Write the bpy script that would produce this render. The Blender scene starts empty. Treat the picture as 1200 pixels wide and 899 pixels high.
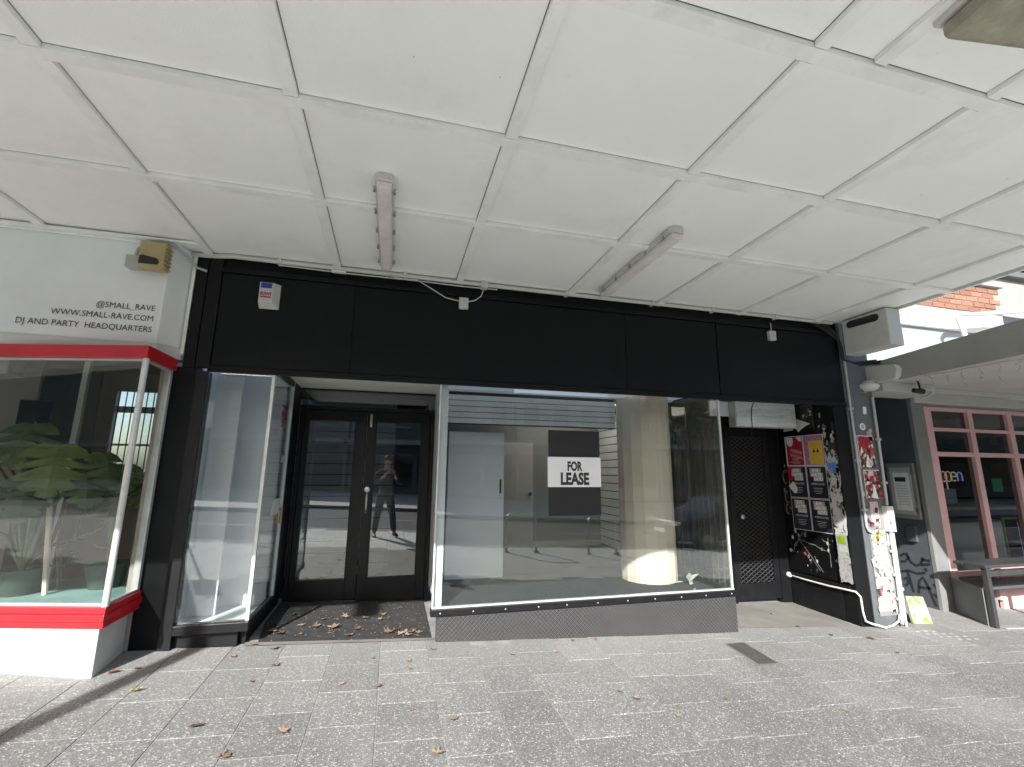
import bpy, bmesh, math, random
from mathutils import Vector, Matrix
random.seed(7)
R = math.radians
scene = bpy.context.scene
COL = scene.collection

# ---------------------------------------------------------------- camera
PITCH, ROLL, YAW = R(10.95), R(0.5), R(14.5)
cam_data = bpy.data.cameras.new('camera')
cam_data.sensor_width = 36.0
cam_data.lens = 36.0 * 531.0 / 1200.0
cam_data.clip_start = 0.02
cam_data.clip_end = 2000
cam = bpy.data.objects.new('camera', cam_data)
COL.objects.link(cam)
scene.camera = cam
def view_axes():
    cy, sy, cp, sp, cr, sr = math.cos(YAW), math.sin(YAW), math.cos(PITCH), math.sin(PITCH), math.cos(ROLL), math.sin(ROLL)
    Rz = Matrix(((cy, -sy, 0), (sy, cy, 0), (0, 0, 1)))
    B = Matrix(((1, 0, 0), (0, 0, -1), (0, 1, 0)))
    Rx = Matrix(((1, 0, 0), (0, cp, sp), (0, -sp, cp)))
    Rr = Matrix(((cr, -sr, 0), (sr, cr, 0), (0, 0, 1)))
    return Rr @ Rx @ B @ Rz
VR = view_axes()
CAMZ = 1.595
m3 = Matrix((VR[0], -VR[1], -VR[2])).transposed()
cam.matrix_world = Matrix.Translation((0, 0, CAMZ)) @ m3.to_4x4()

# ---------------------------------------------------------------- light
SUN_EL, SUN_AZ = 31.0, 23.0         # the sun stands behind the camera, to the left
world = bpy.data.worlds.new('World'); scene.world = world; world.use_nodes = True
wn = world.node_tree.nodes; wl = world.node_tree.links; wn.clear()
sky = wn.new('ShaderNodeTexSky'); sky.sky_type = 'NISHITA'; sky.sun_disc = False
sky.sun_elevation = R(SUN_EL); sky.sun_rotation = R(180 + SUN_AZ); sky.air_density = 1.0; sky.dust_density = 2.0; sky.ozone_density = 0.8
bg = wn.new('ShaderNodeBackground'); bg.inputs['Strength'].default_value = 0.115
wo = wn.new('ShaderNodeOutputWorld')
wl.new(sky.outputs[0], bg.inputs[0]); wl.new(bg.outputs[0], wo.inputs[0])
sd = bpy.data.lights.new('sun', 'SUN'); sd.energy = 4.6; sd.angle = R(0.5); sd.color = (1.0, 0.985, 0.96)
sun = bpy.data.objects.new('sun', sd); COL.objects.link(sun)
dv = Vector((math.cos(R(SUN_EL)) * math.sin(R(SUN_AZ)), math.cos(R(SUN_EL)) * math.cos(R(SUN_AZ)), -math.sin(R(SUN_EL))))
sun.rotation_euler = dv.to_track_quat('-Z', 'Y').to_euler(); sun.location = (-6, -14, 12)
scene.view_settings.view_transform = 'Standard'; scene.view_settings.look = 'None'
scene.view_settings.exposure = 1.2; scene.view_settings.gamma = 1.0
scene.render.engine = 'CYCLES'
cy_ = scene.cycles
cy_.max_bounces = 9; cy_.diffuse_bounces = 5; cy_.glossy_bounces = 4; cy_.transmission_bounces = 4; cy_.transparent_max_bounces = 12
cy_.use_adaptive_sampling = True; cy_.adaptive_threshold = 0.02
cy_.caustics_reflective = False; cy_.caustics_refractive = False; cy_.use_denoising = True
cy_.sample_clamp_indirect = 6.0

# ---------------------------------------------------------------- helpers
ORG = {}
def rootloc(o):
    while o.parent: o = o.parent
    return ORG.get(o.name, Vector((0, 0, 0)))
class MB:
    def __init__(s): s.v = []; s.f = []
    def quad(s, a, b, c, d):
        n = len(s.v); s.v += [Vector(a), Vector(b), Vector(c), Vector(d)]; s.f.append((n, n+1, n+2, n+3)); return s
    def hexa(s, p):
        n = len(s.v); s.v += [Vector(q) for q in p]
        for f in ((0,3,2,1),(4,5,6,7),(0,1,5,4),(1,2,6,5),(2,3,7,6),(3,0,4,7)): s.f.append(tuple(n+i for i in f))
        return s
    def box(s, x0, x1, y0, y1, z0, z1):
        return s.hexa([(x0,y0,z0),(x1,y0,z0),(x1,y1,z0),(x0,y1,z0),(x0,y0,z1),(x1,y0,z1),(x1,y1,z1),(x0,y1,z1)])
    def fbox(s, o, ax, ay, u0, u1, v0, v1, z0, z1):
        o, ax, ay = Vector(o), Vector(ax), Vector(ay)
        P = lambda u, v, z: o + ax*u + ay*v + Vector((0,0,z))
        return s.hexa([P(u0,v0,z0),P(u1,v0,z0),P(u1,v1,z0),P(u0,v1,z0),P(u0,v0,z1),P(u1,v0,z1),P(u1,v1,z1),P(u0,v1,z1)])
    def prism(s, pts, d):
        """closed outline pushed along vector d"""
        n = len(s.v); k = len(pts); d = Vector(d)
        s.v += [Vector(p) for p in pts] + [Vector(p) + d for p in pts]
        s.f.append(tuple(range(n + k - 1, n - 1, -1))); s.f.append(tuple(range(n + k, n + 2*k)))
        for i in range(k): j = (i + 1) % k; s.f.append((n+i, n+j, n+k+j, n+k+i))
        return s
    def tube(s, pts, r, n=8, cap=True):
        pts = [Vector(p) for p in pts]; base = len(s.v); K = len(pts)
        rs = r if isinstance(r, (list, tuple)) else [r]*K
        t0 = (pts[1]-pts[0]).normalized()
        up = Vector((0,0,1)) if abs(t0.z) < .9 else Vector((0,1,0))
        a = t0.cross(up).normalized()
        for i, p in enumerate(pts):
            t = (pts[min(i+1,K-1)] - pts[max(i-1,0)]).normalized()
            a = (a - t*a.dot(t)).normalized(); b = t.cross(a)
            for k in range(n):
                q = 2*math.pi*k/n; s.v.append(p + (a*math.cos(q) + b*math.sin(q))*rs[i])
        for i in range(K-1):
            for k in range(n):
                j = (k+1) % n; s.f.append((base+i*n+k, base+i*n+j, base+(i+1)*n+j, base+(i+1)*n+k))
        if cap:
            s.f.append(tuple(base+k for k in range(n-1,-1,-1))); s.f.append(tuple(base+(K-1)*n+k for k in range(n)))
        return s
    def lathe(s, c, prof, n=16, axis='z'):
        c = Vector(c); base = len(s.v)
        for (r, h) in prof:
            for k in range(n):
                q = 2*math.pi*k/n; x, y = r*math.cos(q), r*math.sin(q)
                s.v.append(c + (Vector((x,y,h)) if axis == 'z' else Vector((x,h,y)) if axis == 'y' else Vector((h,x,y))))
        K = len(prof)
        for i in range(K-1):
            for k in range(n):
                j = (k+1) % n; s.f.append((base+i*n+k, base+i*n+j, base+(i+1)*n+j, base+(i+1)*n+k))
        s.f.append(tuple(base+k for k in range(n-1,-1,-1))); s.f.append(tuple(base+(K-1)*n+k for k in range(n)))
        return s
    def ribbon(s, pts, w, nrm, th=.002):
        """flat painted stroke of width w along pts, in the plane with normal nrm"""
        pts = [Vector(p) for p in pts]; nrm = Vector(nrm).normalized(); L = []; Rr = []
        for i, p in enumerate(pts):
            t = (pts[min(i+1,len(pts)-1)] - pts[max(i-1,0)]).normalized(); b = nrm.cross(t)
            L.append(p + b*w/2); Rr.append(p - b*w/2)
        n = len(s.v)
        for a, b in zip(L, Rr): s.v += [a + nrm*th, b + nrm*th]
        for i in range(len(pts)-1): s.f.append((n+2*i, n+2*i+1, n+2*i+3, n+2*i+2))
        return s
    def mesh(s, name, off=Vector((0,0,0))):
        me = bpy.data.meshes.new(name); me.from_pydata([tuple(v-off) for v in s.v], [], s.f); me.update()
        bm = bmesh.new(); bm.from_mesh(me); bmesh.ops.recalc_face_normals(bm, faces=bm.faces); bm.to_mesh(me); bm.free()
        return me
    def build(s, name, mat, parent=None, smooth=False, bev=0, kind=None):
        off = rootloc(parent) if parent else Vector((0,0,0))
        me = s.mesh(name, off); me.materials.append(M[mat])
        o = bpy.data.objects.new(name, me); COL.objects.link(o)
        if parent: o.parent = parent
        if smooth:
            me.polygons.foreach_set('use_smooth', [True]*len(me.polygons)); me.set_sharp_from_angle(angle=R(40))
        if bev:
            b = o.modifiers.new('bevel', 'BEVEL'); b.width = bev; b.segments = 2; b.limit_method = 'ANGLE'; b.angle_limit = R(40)
        if kind: o['kind'] = kind
        return o
def tag(o, label, cat, group=None):
    o['label'] = label; o['category'] = cat
    if group: o['group'] = group
    return o
def thing(name, loc, label, cat, group=None):
    o = bpy.data.objects.new(name, None); COL.objects.link(o); o.location = loc; o.empty_display_size = .1
    ORG[o.name] = Vector(loc); return tag(o, label, cat, group)
def B(x0, x1, y0, y1, z0, z1): return MB().box(x0, x1, y0, y1, z0, z1)
def text(body, size, origin, ax, ay, mat, parent, name='lettering', sx=1.0, bold=0.0, align='LEFT', th=.0015, shear=0.0, spacing=1.0):
    cu = bpy.data.curves.new('t', 'FONT'); cu.body = body; cu.size = size; cu.align_x = align; cu.offset = bold; cu.extrude = 0; cu.shear = shear
    cu.space_character = spacing; cu.resolution_u = 3
    to = bpy.data.objects.new('t', cu); COL.objects.link(to)
    dg = bpy.context.evaluated_depsgraph_get(); me = bpy.data.meshes.new_from_object(to.evaluated_get(dg))
    bpy.data.objects.remove(to); bpy.data.curves.remove(cu)
    ax, ay, o = Vector(ax), Vector(ay), Vector(origin); nz = ax.cross(ay)
    off = rootloc(parent) if parent else Vector((0,0,0))
    for v in me.vertices: v.co = o + ax*v.co.x*sx + ay*v.co.y + nz*th - off
    me.name = name; me.materials.clear(); me.materials.append(M[mat])
    ob = bpy.data.objects.new(name, me); COL.objects.link(ob); ob.parent = parent
    return ob
XP, ZP = (1,0,0), (0,0,1)

# ---------------------------------------------------------------- materials
M = {}
class N:
    def __init__(s, name):
        s.m = bpy.data.materials.new(name); s.m.use_nodes = True; s.t = s.m.node_tree; s.n = s.t.nodes; s.l = s.t.links
        s.b = s.n['Principled BSDF']; M[name] = s.m
        s.geo = s.n.new('ShaderNodeNewGeometry'); s.pos = s.geo.outputs['Position']
    def new(s, t, **kw):
        q = s.n.new(t)
        for k, v in kw.items():
            if k in q.inputs: q.inputs[k].default_value = v
            else: setattr(q, k, v)
        return q
    def noise(s, scale, detail=4, rough=.55, vec=None):
        q = s.new('ShaderNodeTexNoise'); q.inputs['Scale'].default_value = scale; q.inputs['Detail'].default_value = detail; q.inputs['Roughness'].default_value = rough
        s.l.new(vec or s.pos, q.inputs['Vector']); return q.outputs[0]
    def scaled(s, sx, sy, sz):
        q = s.new('ShaderNodeMapping'); q.inputs['Scale'].default_value = (sx, sy, sz); s.l.new(s.pos, q.inputs['Vector']); return q.outputs[0]
    def ramp(s, fac, stops, interp='LINEAR'):
        q = s.new('ShaderNodeValToRGB'); q.color_ramp.interpolation = interp; e = q.color_ramp.elements
        while len(e) > 1: e.remove(e[-1])
        for i, (p, c) in enumerate(stops):
            el = e[0] if i == 0 else e.new(p)
            el.position = p; el.color = c if len(c) == 4 else (*c, 1)
        s.l.new(fac, q.inputs[0]); return q.outputs[0]
    def mix(s, fac, a, b, mode='MIX'):
        q = s.new('ShaderNodeMix', data_type='RGBA', blend_type=mode)
        for sock, v in ((q.inputs[0], fac), (q.inputs[6], a), (q.inputs[7], b)):
            if isinstance(v, (int, float)): sock.default_value = v
            elif isinstance(v, tuple): sock.default_value = (*v, 1) if len(v) == 3 else v
            else: s.l.new(v, sock)
        return q.outputs[2]
    def math(s, op, a, b=None, clamp=False):
        q = s.new('ShaderNodeMath', operation=op); q.use_clamp = clamp
        for i, v in enumerate((a, b)):
            if v is None: continue
            if isinstance(v, (int, float)): q.inputs[i].default_value = v
            else: s.l.new(v, q.inputs[i])
        return q.outputs[0]
    def color(s, c):
        if isinstance(c, tuple): s.b.inputs['Base Color'].default_value = (*c, 1)
        else: s.l.new(c, s.b.inputs['Base Color'])
        return s
    def rough(s, r):
        if isinstance(r, (int, float)): s.b.inputs['Roughness'].default_value = r
        else: s.l.new(r, s.b.inputs['Roughness'])
        return s
    def bump(s, h, strength=.3, dist=.01):
        q = s.new('ShaderNodeBump'); q.inputs['Strength'].default_value = strength; q.inputs['Distance'].default_value = dist
        s.l.new(h, q.inputs['Height']); s.l.new(q.outputs[0], s.b.inputs['Normal']); return s
def paint(name, c, rough=.5, var=.12, scale=3.0, grime=0.0, grimec=(.05,.045,.04), bump=.08, bscale=60, metal=0.0, spec=.5):
    s = N(name)
    a = s.noise(scale, 6, .6)
    lo = tuple(x*(1-var) for x in c); hi = tuple(min(1, x*(1+var)) for x in c)
    col = s.ramp(a, [(.3, lo), (.7, hi)])
    if grime:
        g = s.ramp(s.noise(scale*2.7, 8, .72), [(.56, (0,0,0)), (.78, (1,1,1))])
        col = s.mix(s.math('MULTIPLY', g, grime), col, grimec)
    s.color(col)
    s.rough(s.math('ADD', s.math('MULTIPLY', s.noise(scale*4, 5), .2), rough-.1))
    if bump: s.bump(s.noise(bscale, 3), bump, .004)
    s.b.inputs['Metallic'].default_value = metal; s.b.inputs['Specular IOR Level'].default_value = spec
    return s
def glass(name, base=.07, tint=(.93,.97,.96), dirt=.0, rough=0.0):
    s = N(name); s.n.remove(s.b)
    out = [q for q in s.n if q.type == 'OUTPUT_MATERIAL'][0]
    lw = s.new('ShaderNodeLayerWeight'); lw.inputs['Blend'].default_value = .5
    p = s.math('POWER', lw.outputs['Facing'], 4.0)
    fac = s.math('ADD', s.math('MULTIPLY', p, 1-base), base, True)
    tr = s.new('ShaderNodeBsdfTransparent'); tr.inputs[0].default_value = (*tint, 1)
    gl = s.new('ShaderNodeBsdfGlossy'); gl.inputs['Roughness'].default_value = rough; gl.inputs[0].default_value = (1,1,1,1)
    # the sheet is not perfectly flat
    bp = s.new('ShaderNodeBump'); bp.inputs['Strength'].default_value = .006; bp.inputs['Distance'].default_value = .02
    s.l.new(s.noise(1.3, 1), bp.inputs['Height']); s.l.new(bp.outputs[0], gl.inputs['Normal'])
    mx = s.new('ShaderNodeMixShader'); s.l.new(fac, mx.inputs[0]); s.l.new(tr.outputs[0], mx.inputs[1]); s.l.new(gl.outputs[0], mx.inputs[2])
    last = mx.outputs[0]
    if dirt:
        df = s.new('ShaderNodeBsdfDiffuse'); df.inputs[0].default_value = (.55,.56,.55,1)
        d = s.math('MULTIPLY', s.ramp(s.noise(5, 8, .7), [(.4,(.25,.25,.25)),(.8,(1,1,1))]), dirt)
        m2 = s.new('ShaderNodeMixShader'); s.l.new(d, m2.inputs[0]); s.l.new(last, m2.inputs[1]); s.l.new(df.outputs[0], m2.inputs[2]); last = m2.outputs[0]
    s.l.new(last, out.inputs['Surface'])
    return s
# ceiling boards
s = N('ceiling_paint')
c = s.ramp(s.noise(1.1, 5, .6), [(.3, (.86,.87,.84)), (.7, (.92,.93,.90))])
c = s.mix(s.math('MULTIPLY', s.ramp(s.noise(9, 8, .75), [(.6,(0,0,0)),(.85,(1,1,1))]), .18), c, (.45,.43,.38))
sp = s.new('ShaderNodeTexVoronoi'); sp.inputs['Scale'].default_value = 4.0; s.l.new(s.pos, sp.inputs['Vector'])
c = s.mix(s.math('MULTIPLY', s.ramp(sp.outputs['Distance'], [(.012,(1,1,1)),(.022,(0,0,0))]), .5), c, (.2,.18,.15))
c = s.mix(s.math('MULTIPLY', s.ramp(s.noise(.75, 7, .72), [(.55,(0,0,0)),(.62,(1,1,1)),(.66,(.35,.35,.35)),(.9,(.5,.5,.5))]), .10), c, (.50,.46,.38))   # old water marks
c = s.mix(s.math('MULTIPLY', s.ramp(s.noise(55, 4, .7), [(.68,(0,0,0)),(.76,(1,1,1))]), .25), c, (.45,.44,.41))   # fly specks
s.color(c).rough(.6).bump(s.noise(110, 4), .35, .004)
paint('trim_white', (.85,.86,.83), .45, .08, 4, .25, (.4,.38,.33))
paint('sign_white', (.80,.82,.82), .4, .05, 2, .12, (.5,.5,.48))
paint('plinth_white', (.62,.62,.60), .55, .06, 3, .2, (.45,.42,.38), .35, 30)
paint('black_paint', (.0062,.0066,.0078), .5, .35, 2, .3, (.028,.027,.026), .1, 40, spec=.2)
s = N('fascia_black')
c = s.ramp(s.noise(.8, 6, .6), [(.3,(.0036,.0042,.0054)),(.7,(.0058,.0064,.0078))])
c = s.mix(s.math('MULTIPLY', s.ramp(s.noise(1.0, 8, .75, s.scaled(9, 9, .7)), [(.60,(0,0,0)),(.82,(1,1,1))]), .22), c, (.035,.034,.032))   # rain streaks
c = s.mix(s.math('MULTIPLY', s.ramp(s.noise(30, 6, .7), [(.70,(0,0,0)),(.76,(1,1,1))]), .3), c, (.05,.05,.048))   # scuffs
s.color(c).rough(s.math('ADD', s.math('MULTIPLY', s.noise(3, 5), .3), .35)).bump(s.noise(2.2, 3), .05, .02); s.b.inputs['Specular IOR Level'].default_value = .2
paint('frame_black', (.007,.007,.0082), .45, .3, 5, .4, (.035,.034,.033), .15, 70, spec=.3)
paint('door_black', (.0048,.0048,.0056), .38, .3, 4, .25, (.03,.03,.029), .1, 50, spec=.3)
paint('pillar_grey', (.105,.112,.12), .5, .18, 3, .45, (.24,.24,.23), .15, 40)
paint('wall_grey', (.075,.082,.09), .55, .15, 2, .25, (.14,.14,.14), .12, 40)
paint('pilaster_grey', (.20,.203,.20), .55, .12, 3, .3, (.15,.15,.14))
paint('red_paint', (.52,.018,.026), .35, .12, 3, .2, (.3,.02,.02), .15, 40)
paint('pink_paint', (.70,.43,.43), .5, .1, 3, .2, (.35,.2,.2))
paint('aluminium', (.62,.63,.62), .38, .12, 6, .3, (.3,.29,.27), .05, 90, metal=.35)
paint('steel', (.45,.46,.47), .3, .15, 6, .2, (.2,.19,.18), .05, 90, metal=.9)
paint('dark_steel', (.06,.06,.062), .4, .2, 6, .3, (.12,.11,.1), .1, 60, metal=.3)
paint('pvc_white', (.56,.56,.54), .4, .08, 8, .35, (.42,.38,.3))
paint('pvc_grey', (.40,.42,.43), .45, .1, 8, .3, (.2,.2,.2))
paint('yellowed_plastic', (.42,.34,.16), .45, .12, 8, .3, (.25,.18,.08))
paint('grey_plastic', (.42,.43,.41), .45, .1, 8, .3, (.25,.24,.22))
paint('lamp_diffuser', (.74,.72,.66), .35, .1, 5, .35, (.33,.29,.22))
paint('lamp_body', (.58,.58,.54), .45, .1, 5, .5, (.25,.23,.2))
paint('stain_plastic', (.30,.28,.21), .4, .25, 12, .6, (.08,.06,.03))
paint('dark_glass', (.01,.011,.013), .12, .2, 5, 0, bump=0)
paint('black_vinyl', (.0085,.0085,.009), .6, .1, 3, 0, bump=.03)
paint('print_black', (.02,.02,.022), .5, .1, 3, 0, bump=0)
paint('print_white', (.80,.81,.83), .45, .04, 3, 0, bump=0)
paint('print_grey', (.40,.40,.40), .5, .2, 20, 0, bump=0)
paint('text_dark', (.035,.035,.038), .5, .1, 3, 0, bump=0)
paint('slat_white', (.80,.82,.79), .5, .06, 3, .15, (.4,.4,.38))
paint('wall_inside', (.26,.27,.265), .6, .1, 2, .15, (.2,.2,.2))
paint('carpet', (.032,.034,.036), .95, .25, 12, 0, bump=.6, bscale=260)
paint('cream', (.72,.63,.50), .55, .08, 2, .2, (.4,.34,.26), .15, 30)
paint('panel_white', (.78,.82,.84), .45, .05, 2, .1, (.5,.5,.5))
paint('skirting', (.5,.5,.49), .5)
paint('beige_wall', (.42,.385,.34), .6, .1, 1.5, .15, (.2,.18,.15))
paint('teal_mat', (.22,.38,.36), .7, .2, 3, .2, (.3,.32,.3))
paint('timber', (.28,.18,.1), .55, .25, 6, 0)
paint('soil_pot', (.05,.075,.06), .6, .2, 8)
paint('stem_green', (.12,.15,.05), .5, .2, 8, bump=.2)
paint('note_green', (.08,.62,.26), .5, .05, 3, bump=0)
paint('acid_green', (.22,.32,.03), .45, .15, 9, .3, (.5,.5,.4), bump=0)
paint('concrete', (.19,.18,.162), .8, .22, 2.2, .6, (.14,.12,.10), .4, 60)
paint('concrete_light', (.46,.45,.42), .8, .12, 1.2, .3, (.25,.24,.22), .3, 40)
paint('bluish_white', (.27,.29,.30), .5, .05, 1.5, .15, (.5,.5,.5))
paint('canopy_side', (.29,.29,.27), .55, .1, 2, .3, (.12,.12,.1))
paint('canopy_soffit', (.50,.50,.47), .55, .08, 2, .3, (.3,.28,.25))
paint('mortar', (.30,.26,.22), .85, .15, 9)
paint('brass', (.5,.36,.16), .35, .2, 9, metal=.7)
paint('cover_iron', (.062,.06,.056), .75, .35, 14, .6, (.16,.155,.145), .6, 120)
paint('scratch_grey', (.16,.16,.155), .6, .3, 20, bump=0)
paint('rubber', (.012,.012,.013), .7, .2, 9)
paint('red_plastic', (.35,.02,.03), .4)
paint('grass_yellow', (.4,.42,.06), .6, .2, 9)
paint('skin', (.46,.27,.19), .5, .1, 9, bump=.1, bscale=90)
paint('hair_dark', (.025,.018,.013), .55, .3, 30, bump=.5, bscale=160)
paint('jacket_cloth', (.014,.015,.018), .8, .25, 12, bump=.5, bscale=220)
paint('trouser_cloth', (.055,.055,.058), .8, .2, 12, bump=.5, bscale=220)
paint('shoe_leather', (.015,.013,.012), .4, .2, 10)
paint('sole_white', (.6,.6,.58), .6)
paint('car_paint', (.03,.034,.04), .25, .1, 2, 0, bump=0, spec=.6)
paint('roof_tile', (.2,.1,.07), .7, .2, 3)
paint('render_a', (.16,.14,.12), .75, .1, 1, .2); paint('render_b', (.22,.12,.085), .75, .15, 1.5, .2); paint('render_c', (.26,.26,.25), .75, .1, 1, .2); paint('render_d', (.10,.105,.11), .75, .1, 1, .2)
paint('bark', (.10,.085,.065), .9, .3, 8, bump=.6, bscale=40)
# acrylic light box face
s = N('acrylic')
c = s.ramp(s.noise(1, 5, .65, s.scaled(6, 6, 45)), [(.3,(.52,.55,.56)),(.7,(.82,.85,.86))])
s.color(c).rough(.35)
# brick
s = N('brick_red'); oi = s.new('ShaderNodeObjectInfo')
c = s.ramp(oi.outputs['Random'], [(0,(.17,.072,.045)),(.5,(.22,.10,.062)),(1,(.26,.14,.09))])
s.color(s.mix(.25, c, s.ramp(s.noise(30, 6), [(.3,(.2,.08,.05)),(.7,(.34,.22,.16))]))).rough(.85).bump(s.noise(90, 4), .4, .004)
# terrazzo-faced pavers: aggregate chips in a cement ground
def terrazzo(name, worn):
    s = N(name); oi = s.new('ShaderNodeObjectInfo')
    v = s.new('ShaderNodeTexVoronoi'); v.inputs['Scale'].default_value = 105; s.l.new(s.pos, v.inputs['Vector'])
    sep = s.new('ShaderNodeSeparateColor'); s.l.new(v.outputs['Color'], sep.inputs[0])
    chip = s.ramp(sep.outputs[0], [(0,(.028,.029,.029)),(.30,(.062,.064,.063)),(.55,(.11,.112,.11)),(.74,(.20,.20,.195)),(.88,(.42,.42,.405)),(1,(.62,.62,.60))])
    v2 = s.new('ShaderNodeTexVoronoi'); v2.inputs['Scale'].default_value = 300; s.l.new(s.pos, v2.inputs['Vector'])
    sp2 = s.new('ShaderNodeSeparateColor'); s.l.new(v2.outputs['Color'], sp2.inputs[0])
    fine = s.ramp(sp2.outputs[1], [(0,(.07,.072,.07)),(.6,(.125,.127,.123)),(1,(.28,.28,.27))])
    edge = s.ramp(v.outputs['Distance'], [(.25,(0,0,0)),(.62,(1,1,1))])
    c = s.mix(edge, chip, fine)
    # worn and dusty towards the shopfront, patchy elsewhere
    w = s.noise(.9, 6, .65)
    sx = s.new('ShaderNodeSeparateXYZ'); s.l.new(s.pos, sx.inputs[0])
    near = s.math('MULTIPLY', s.math('SUBTRACT', sx.outputs[1], 3.0), .55, True)
    wf = s.math('MULTIPLY', s.math('ADD', s.math('MULTIPLY', near, .55), s.math('MULTIPLY', w, .35)), worn, True)
    c = s.mix(wf, c, (.30,.30,.288))
    st = s.ramp(s.noise(2.3, 8, .7), [(.58,(0,0,0)),(.75,(1,1,1))])
    c = s.mix(s.math('MULTIPLY', st, .5), c, (.125,.12,.112))
    c = s.mix(s.math('MULTIPLY', s.ramp(s.noise(.55, 5, .6), [(.5,(0,0,0)),(.7,(1,1,1))]), .3), c, (.34,.34,.33))
    sp = s.new('ShaderNodeTexVoronoi'); sp.inputs['Scale'].default_value = 5; s.l.new(s.pos, sp.inputs['Vector'])
    c = s.mix(s.math('MULTIPLY', s.ramp(sp.outputs['Distance'], [(.05,(1,1,1)),(.075,(0,0,0))]), .35), c, (.06,.055,.05))
    tone = s.math('ADD', s.math('MULTIPLY', oi.outputs['Random'], .18), .91)
    q = s.new('ShaderNodeMix', data_type='RGBA', blend_type='MULTIPLY'); q.inputs[0].default_value = 1
    s.l.new(c, q.inputs[6]); cb = s.new('ShaderNodeCombineColor')
    for i in range(3): s.l.new(tone, cb.inputs[i])
    s.l.new(cb.outputs[0], q.inputs[7])
    s.color(q.outputs[2]).rough(.72).bump(v.outputs['Distance'], .25, .002)
terrazzo('terrazzo', 1.0)
paint('bounce_paver', (.56,.56,.53), .8, .1, 2, .25, (.3,.29,.27), .2, 60)  # made paler than the terrazzo to throw light up at the canopy
paint('grout', (.23,.228,.218), .9, .3, 7, .6, (.11,.105,.095), .3, 80)
# coir / rubber door mat with pale chips trodden in
s = N('door_mat')
v = s.new('ShaderNodeTexVoronoi'); v.inputs['Scale'].default_value = 24; s.l.new(s.pos, v.inputs['Vector'])
c = s.mix(s.ramp(v.outputs['Distance'], [(.10,(1,1,1)),(.15,(0,0,0))]), s.ramp(s.noise(12,6), [(.3,(.018,.018,.019)),(.7,(.04,.04,.04))]), (.42,.42,.4))
s.color(c).rough(.9).bump(s.noise(180, 3), .6, .006)
# chequer plate
s = N('checker_plate'); sx = s.new('ShaderNodeSeparateXYZ'); s.l.new(s.pos, sx.inputs[0])
a = s.math('MULTIPLY', s.math('ADD', sx.outputs[0], sx.outputs[2]), 165); b = s.math('MULTIPLY', s.math('SUBTRACT', sx.outputs[0], sx.outputs[2]), 165)
k1 = s.math('MULTIPLY', s.math('POWER', s.math('ABSOLUTE', s.math('SINE', a)), 6), s.math('ABSOLUTE', s.math('SINE', s.math('MULTIPLY', b, .5))))
k2 = s.math('MULTIPLY', s.math('POWER', s.math('ABSOLUTE', s.math('SINE', b)), 6), s.math('ABSOLUTE', s.math('COSINE', s.math('MULTIPLY', a, .5))))
h = s.math('MAXIMUM', k1, k2)
c = s.mix(h, s.ramp(s.noise(3, 7, .7), [(.3,(.022,.022,.024)),(.7,(.045,.045,.045))]), (.15,.15,.153))
s.color(c).rough(.42).bump(h, .9, .006); s.b.inputs['Metallic'].default_value = .35
# asphalt
s = N('asphalt')
v = s.new('ShaderNodeTexVoronoi'); v.inputs['Scale'].default_value = 70; s.l.new(s.pos, v.inputs['Vector'])
s.color(s.mix(.5, s.ramp(v.outputs['Distance'], [(0,(.09,.09,.088)),(1,(.035,.035,.036))]), s.ramp(s.noise(.6,6), [(.3,(.04,.04,.04)),(.7,(.085,.083,.08))]))).rough(.9)
paint('road_paint', (.38,.38,.37), .7, .1, 5, .3)
# light plaza paving across the road
s = N('plaza'); bk = s.new('ShaderNodeTexBrick'); s.l.new(s.pos, bk.inputs['Vector']); bk.inputs['Scale'].default_value = 1.2
bk.inputs['Color1'].default_value = (.44,.42,.38,1); bk.inputs['Color2'].default_value = (.50,.48,.44,1); bk.inputs['Mortar'].default_value = (.25,.24,.22,1); bk.inputs['Mortar Size'].default_value = .008
s.color(bk.outputs[0]).rough(.8)
paint('earth', (.14,.13,.10), .95, .3, .3)
# foliage and dry leaves
def leafmat(name, stops, trans=.25):
    s = N(name); oi = s.new('ShaderNodeObjectInfo')
    c = s.ramp(oi.outputs['Random'], stops)
    s.color(s.mix(.3, c, s.ramp(s.noise(14, 6), [(.3, stops[0][1]), (.7, stops[-1][1])]))).rough(.55)
    s.b.inputs['Subsurface Weight'].default_value = 0
leafmat('dry_leaf', [(0,(.12,.075,.048)),(.4,(.22,.15,.10)),(.75,(.31,.235,.17)),(1,(.17,.095,.058))])
leafmat('dark_leaf', [(0,(.07,.035,.025)),(1,(.14,.06,.035))])
leafmat('yellow_leaf', [(0,(.5,.42,.06)),(1,(.55,.45,.1))])
leafmat('monstera', [(0,(.012,.034,.010)),(.5,(.028,.064,.016)),(.8,(.08,.12,.03)),(1,(.16,.20,.05))])  # yellow-green end puts the look of lit leaves into the colour
s = N('tree_leaf'); c = s.ramp(s.noise(1.6, 5), [(.3,(.035,.06,.014)),(.7,(.10,.13,.03))]); s.color(c).rough(.6)
glass('shop_glass', .075, (.93,.95,.945), .006)
glass('side_glass', .045, (.94,.96,.955), .008)
glass('door_glass', .125, (.70,.72,.73), .004)
glass('bay_glass', .045, (.93,.94,.93), .006)
glass('cafe_glass', .012, (.62,.65,.65), .001)
s = N('added_skylight'); s.n.remove(s.b); o_ = [q for q in s.n if q.type == 'OUTPUT_MATERIAL'][0]; t_ = s.new('ShaderNodeBsdfTranslucent'); t_.inputs[0].default_value = (.95,.84,.68,1); s.l.new(t_.outputs[0], o_.inputs['Surface'])  # warm translucent sheet for the invented openings that brighten the shop interior
glass('plain_glass', .05, (.95,.97,.97))
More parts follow.
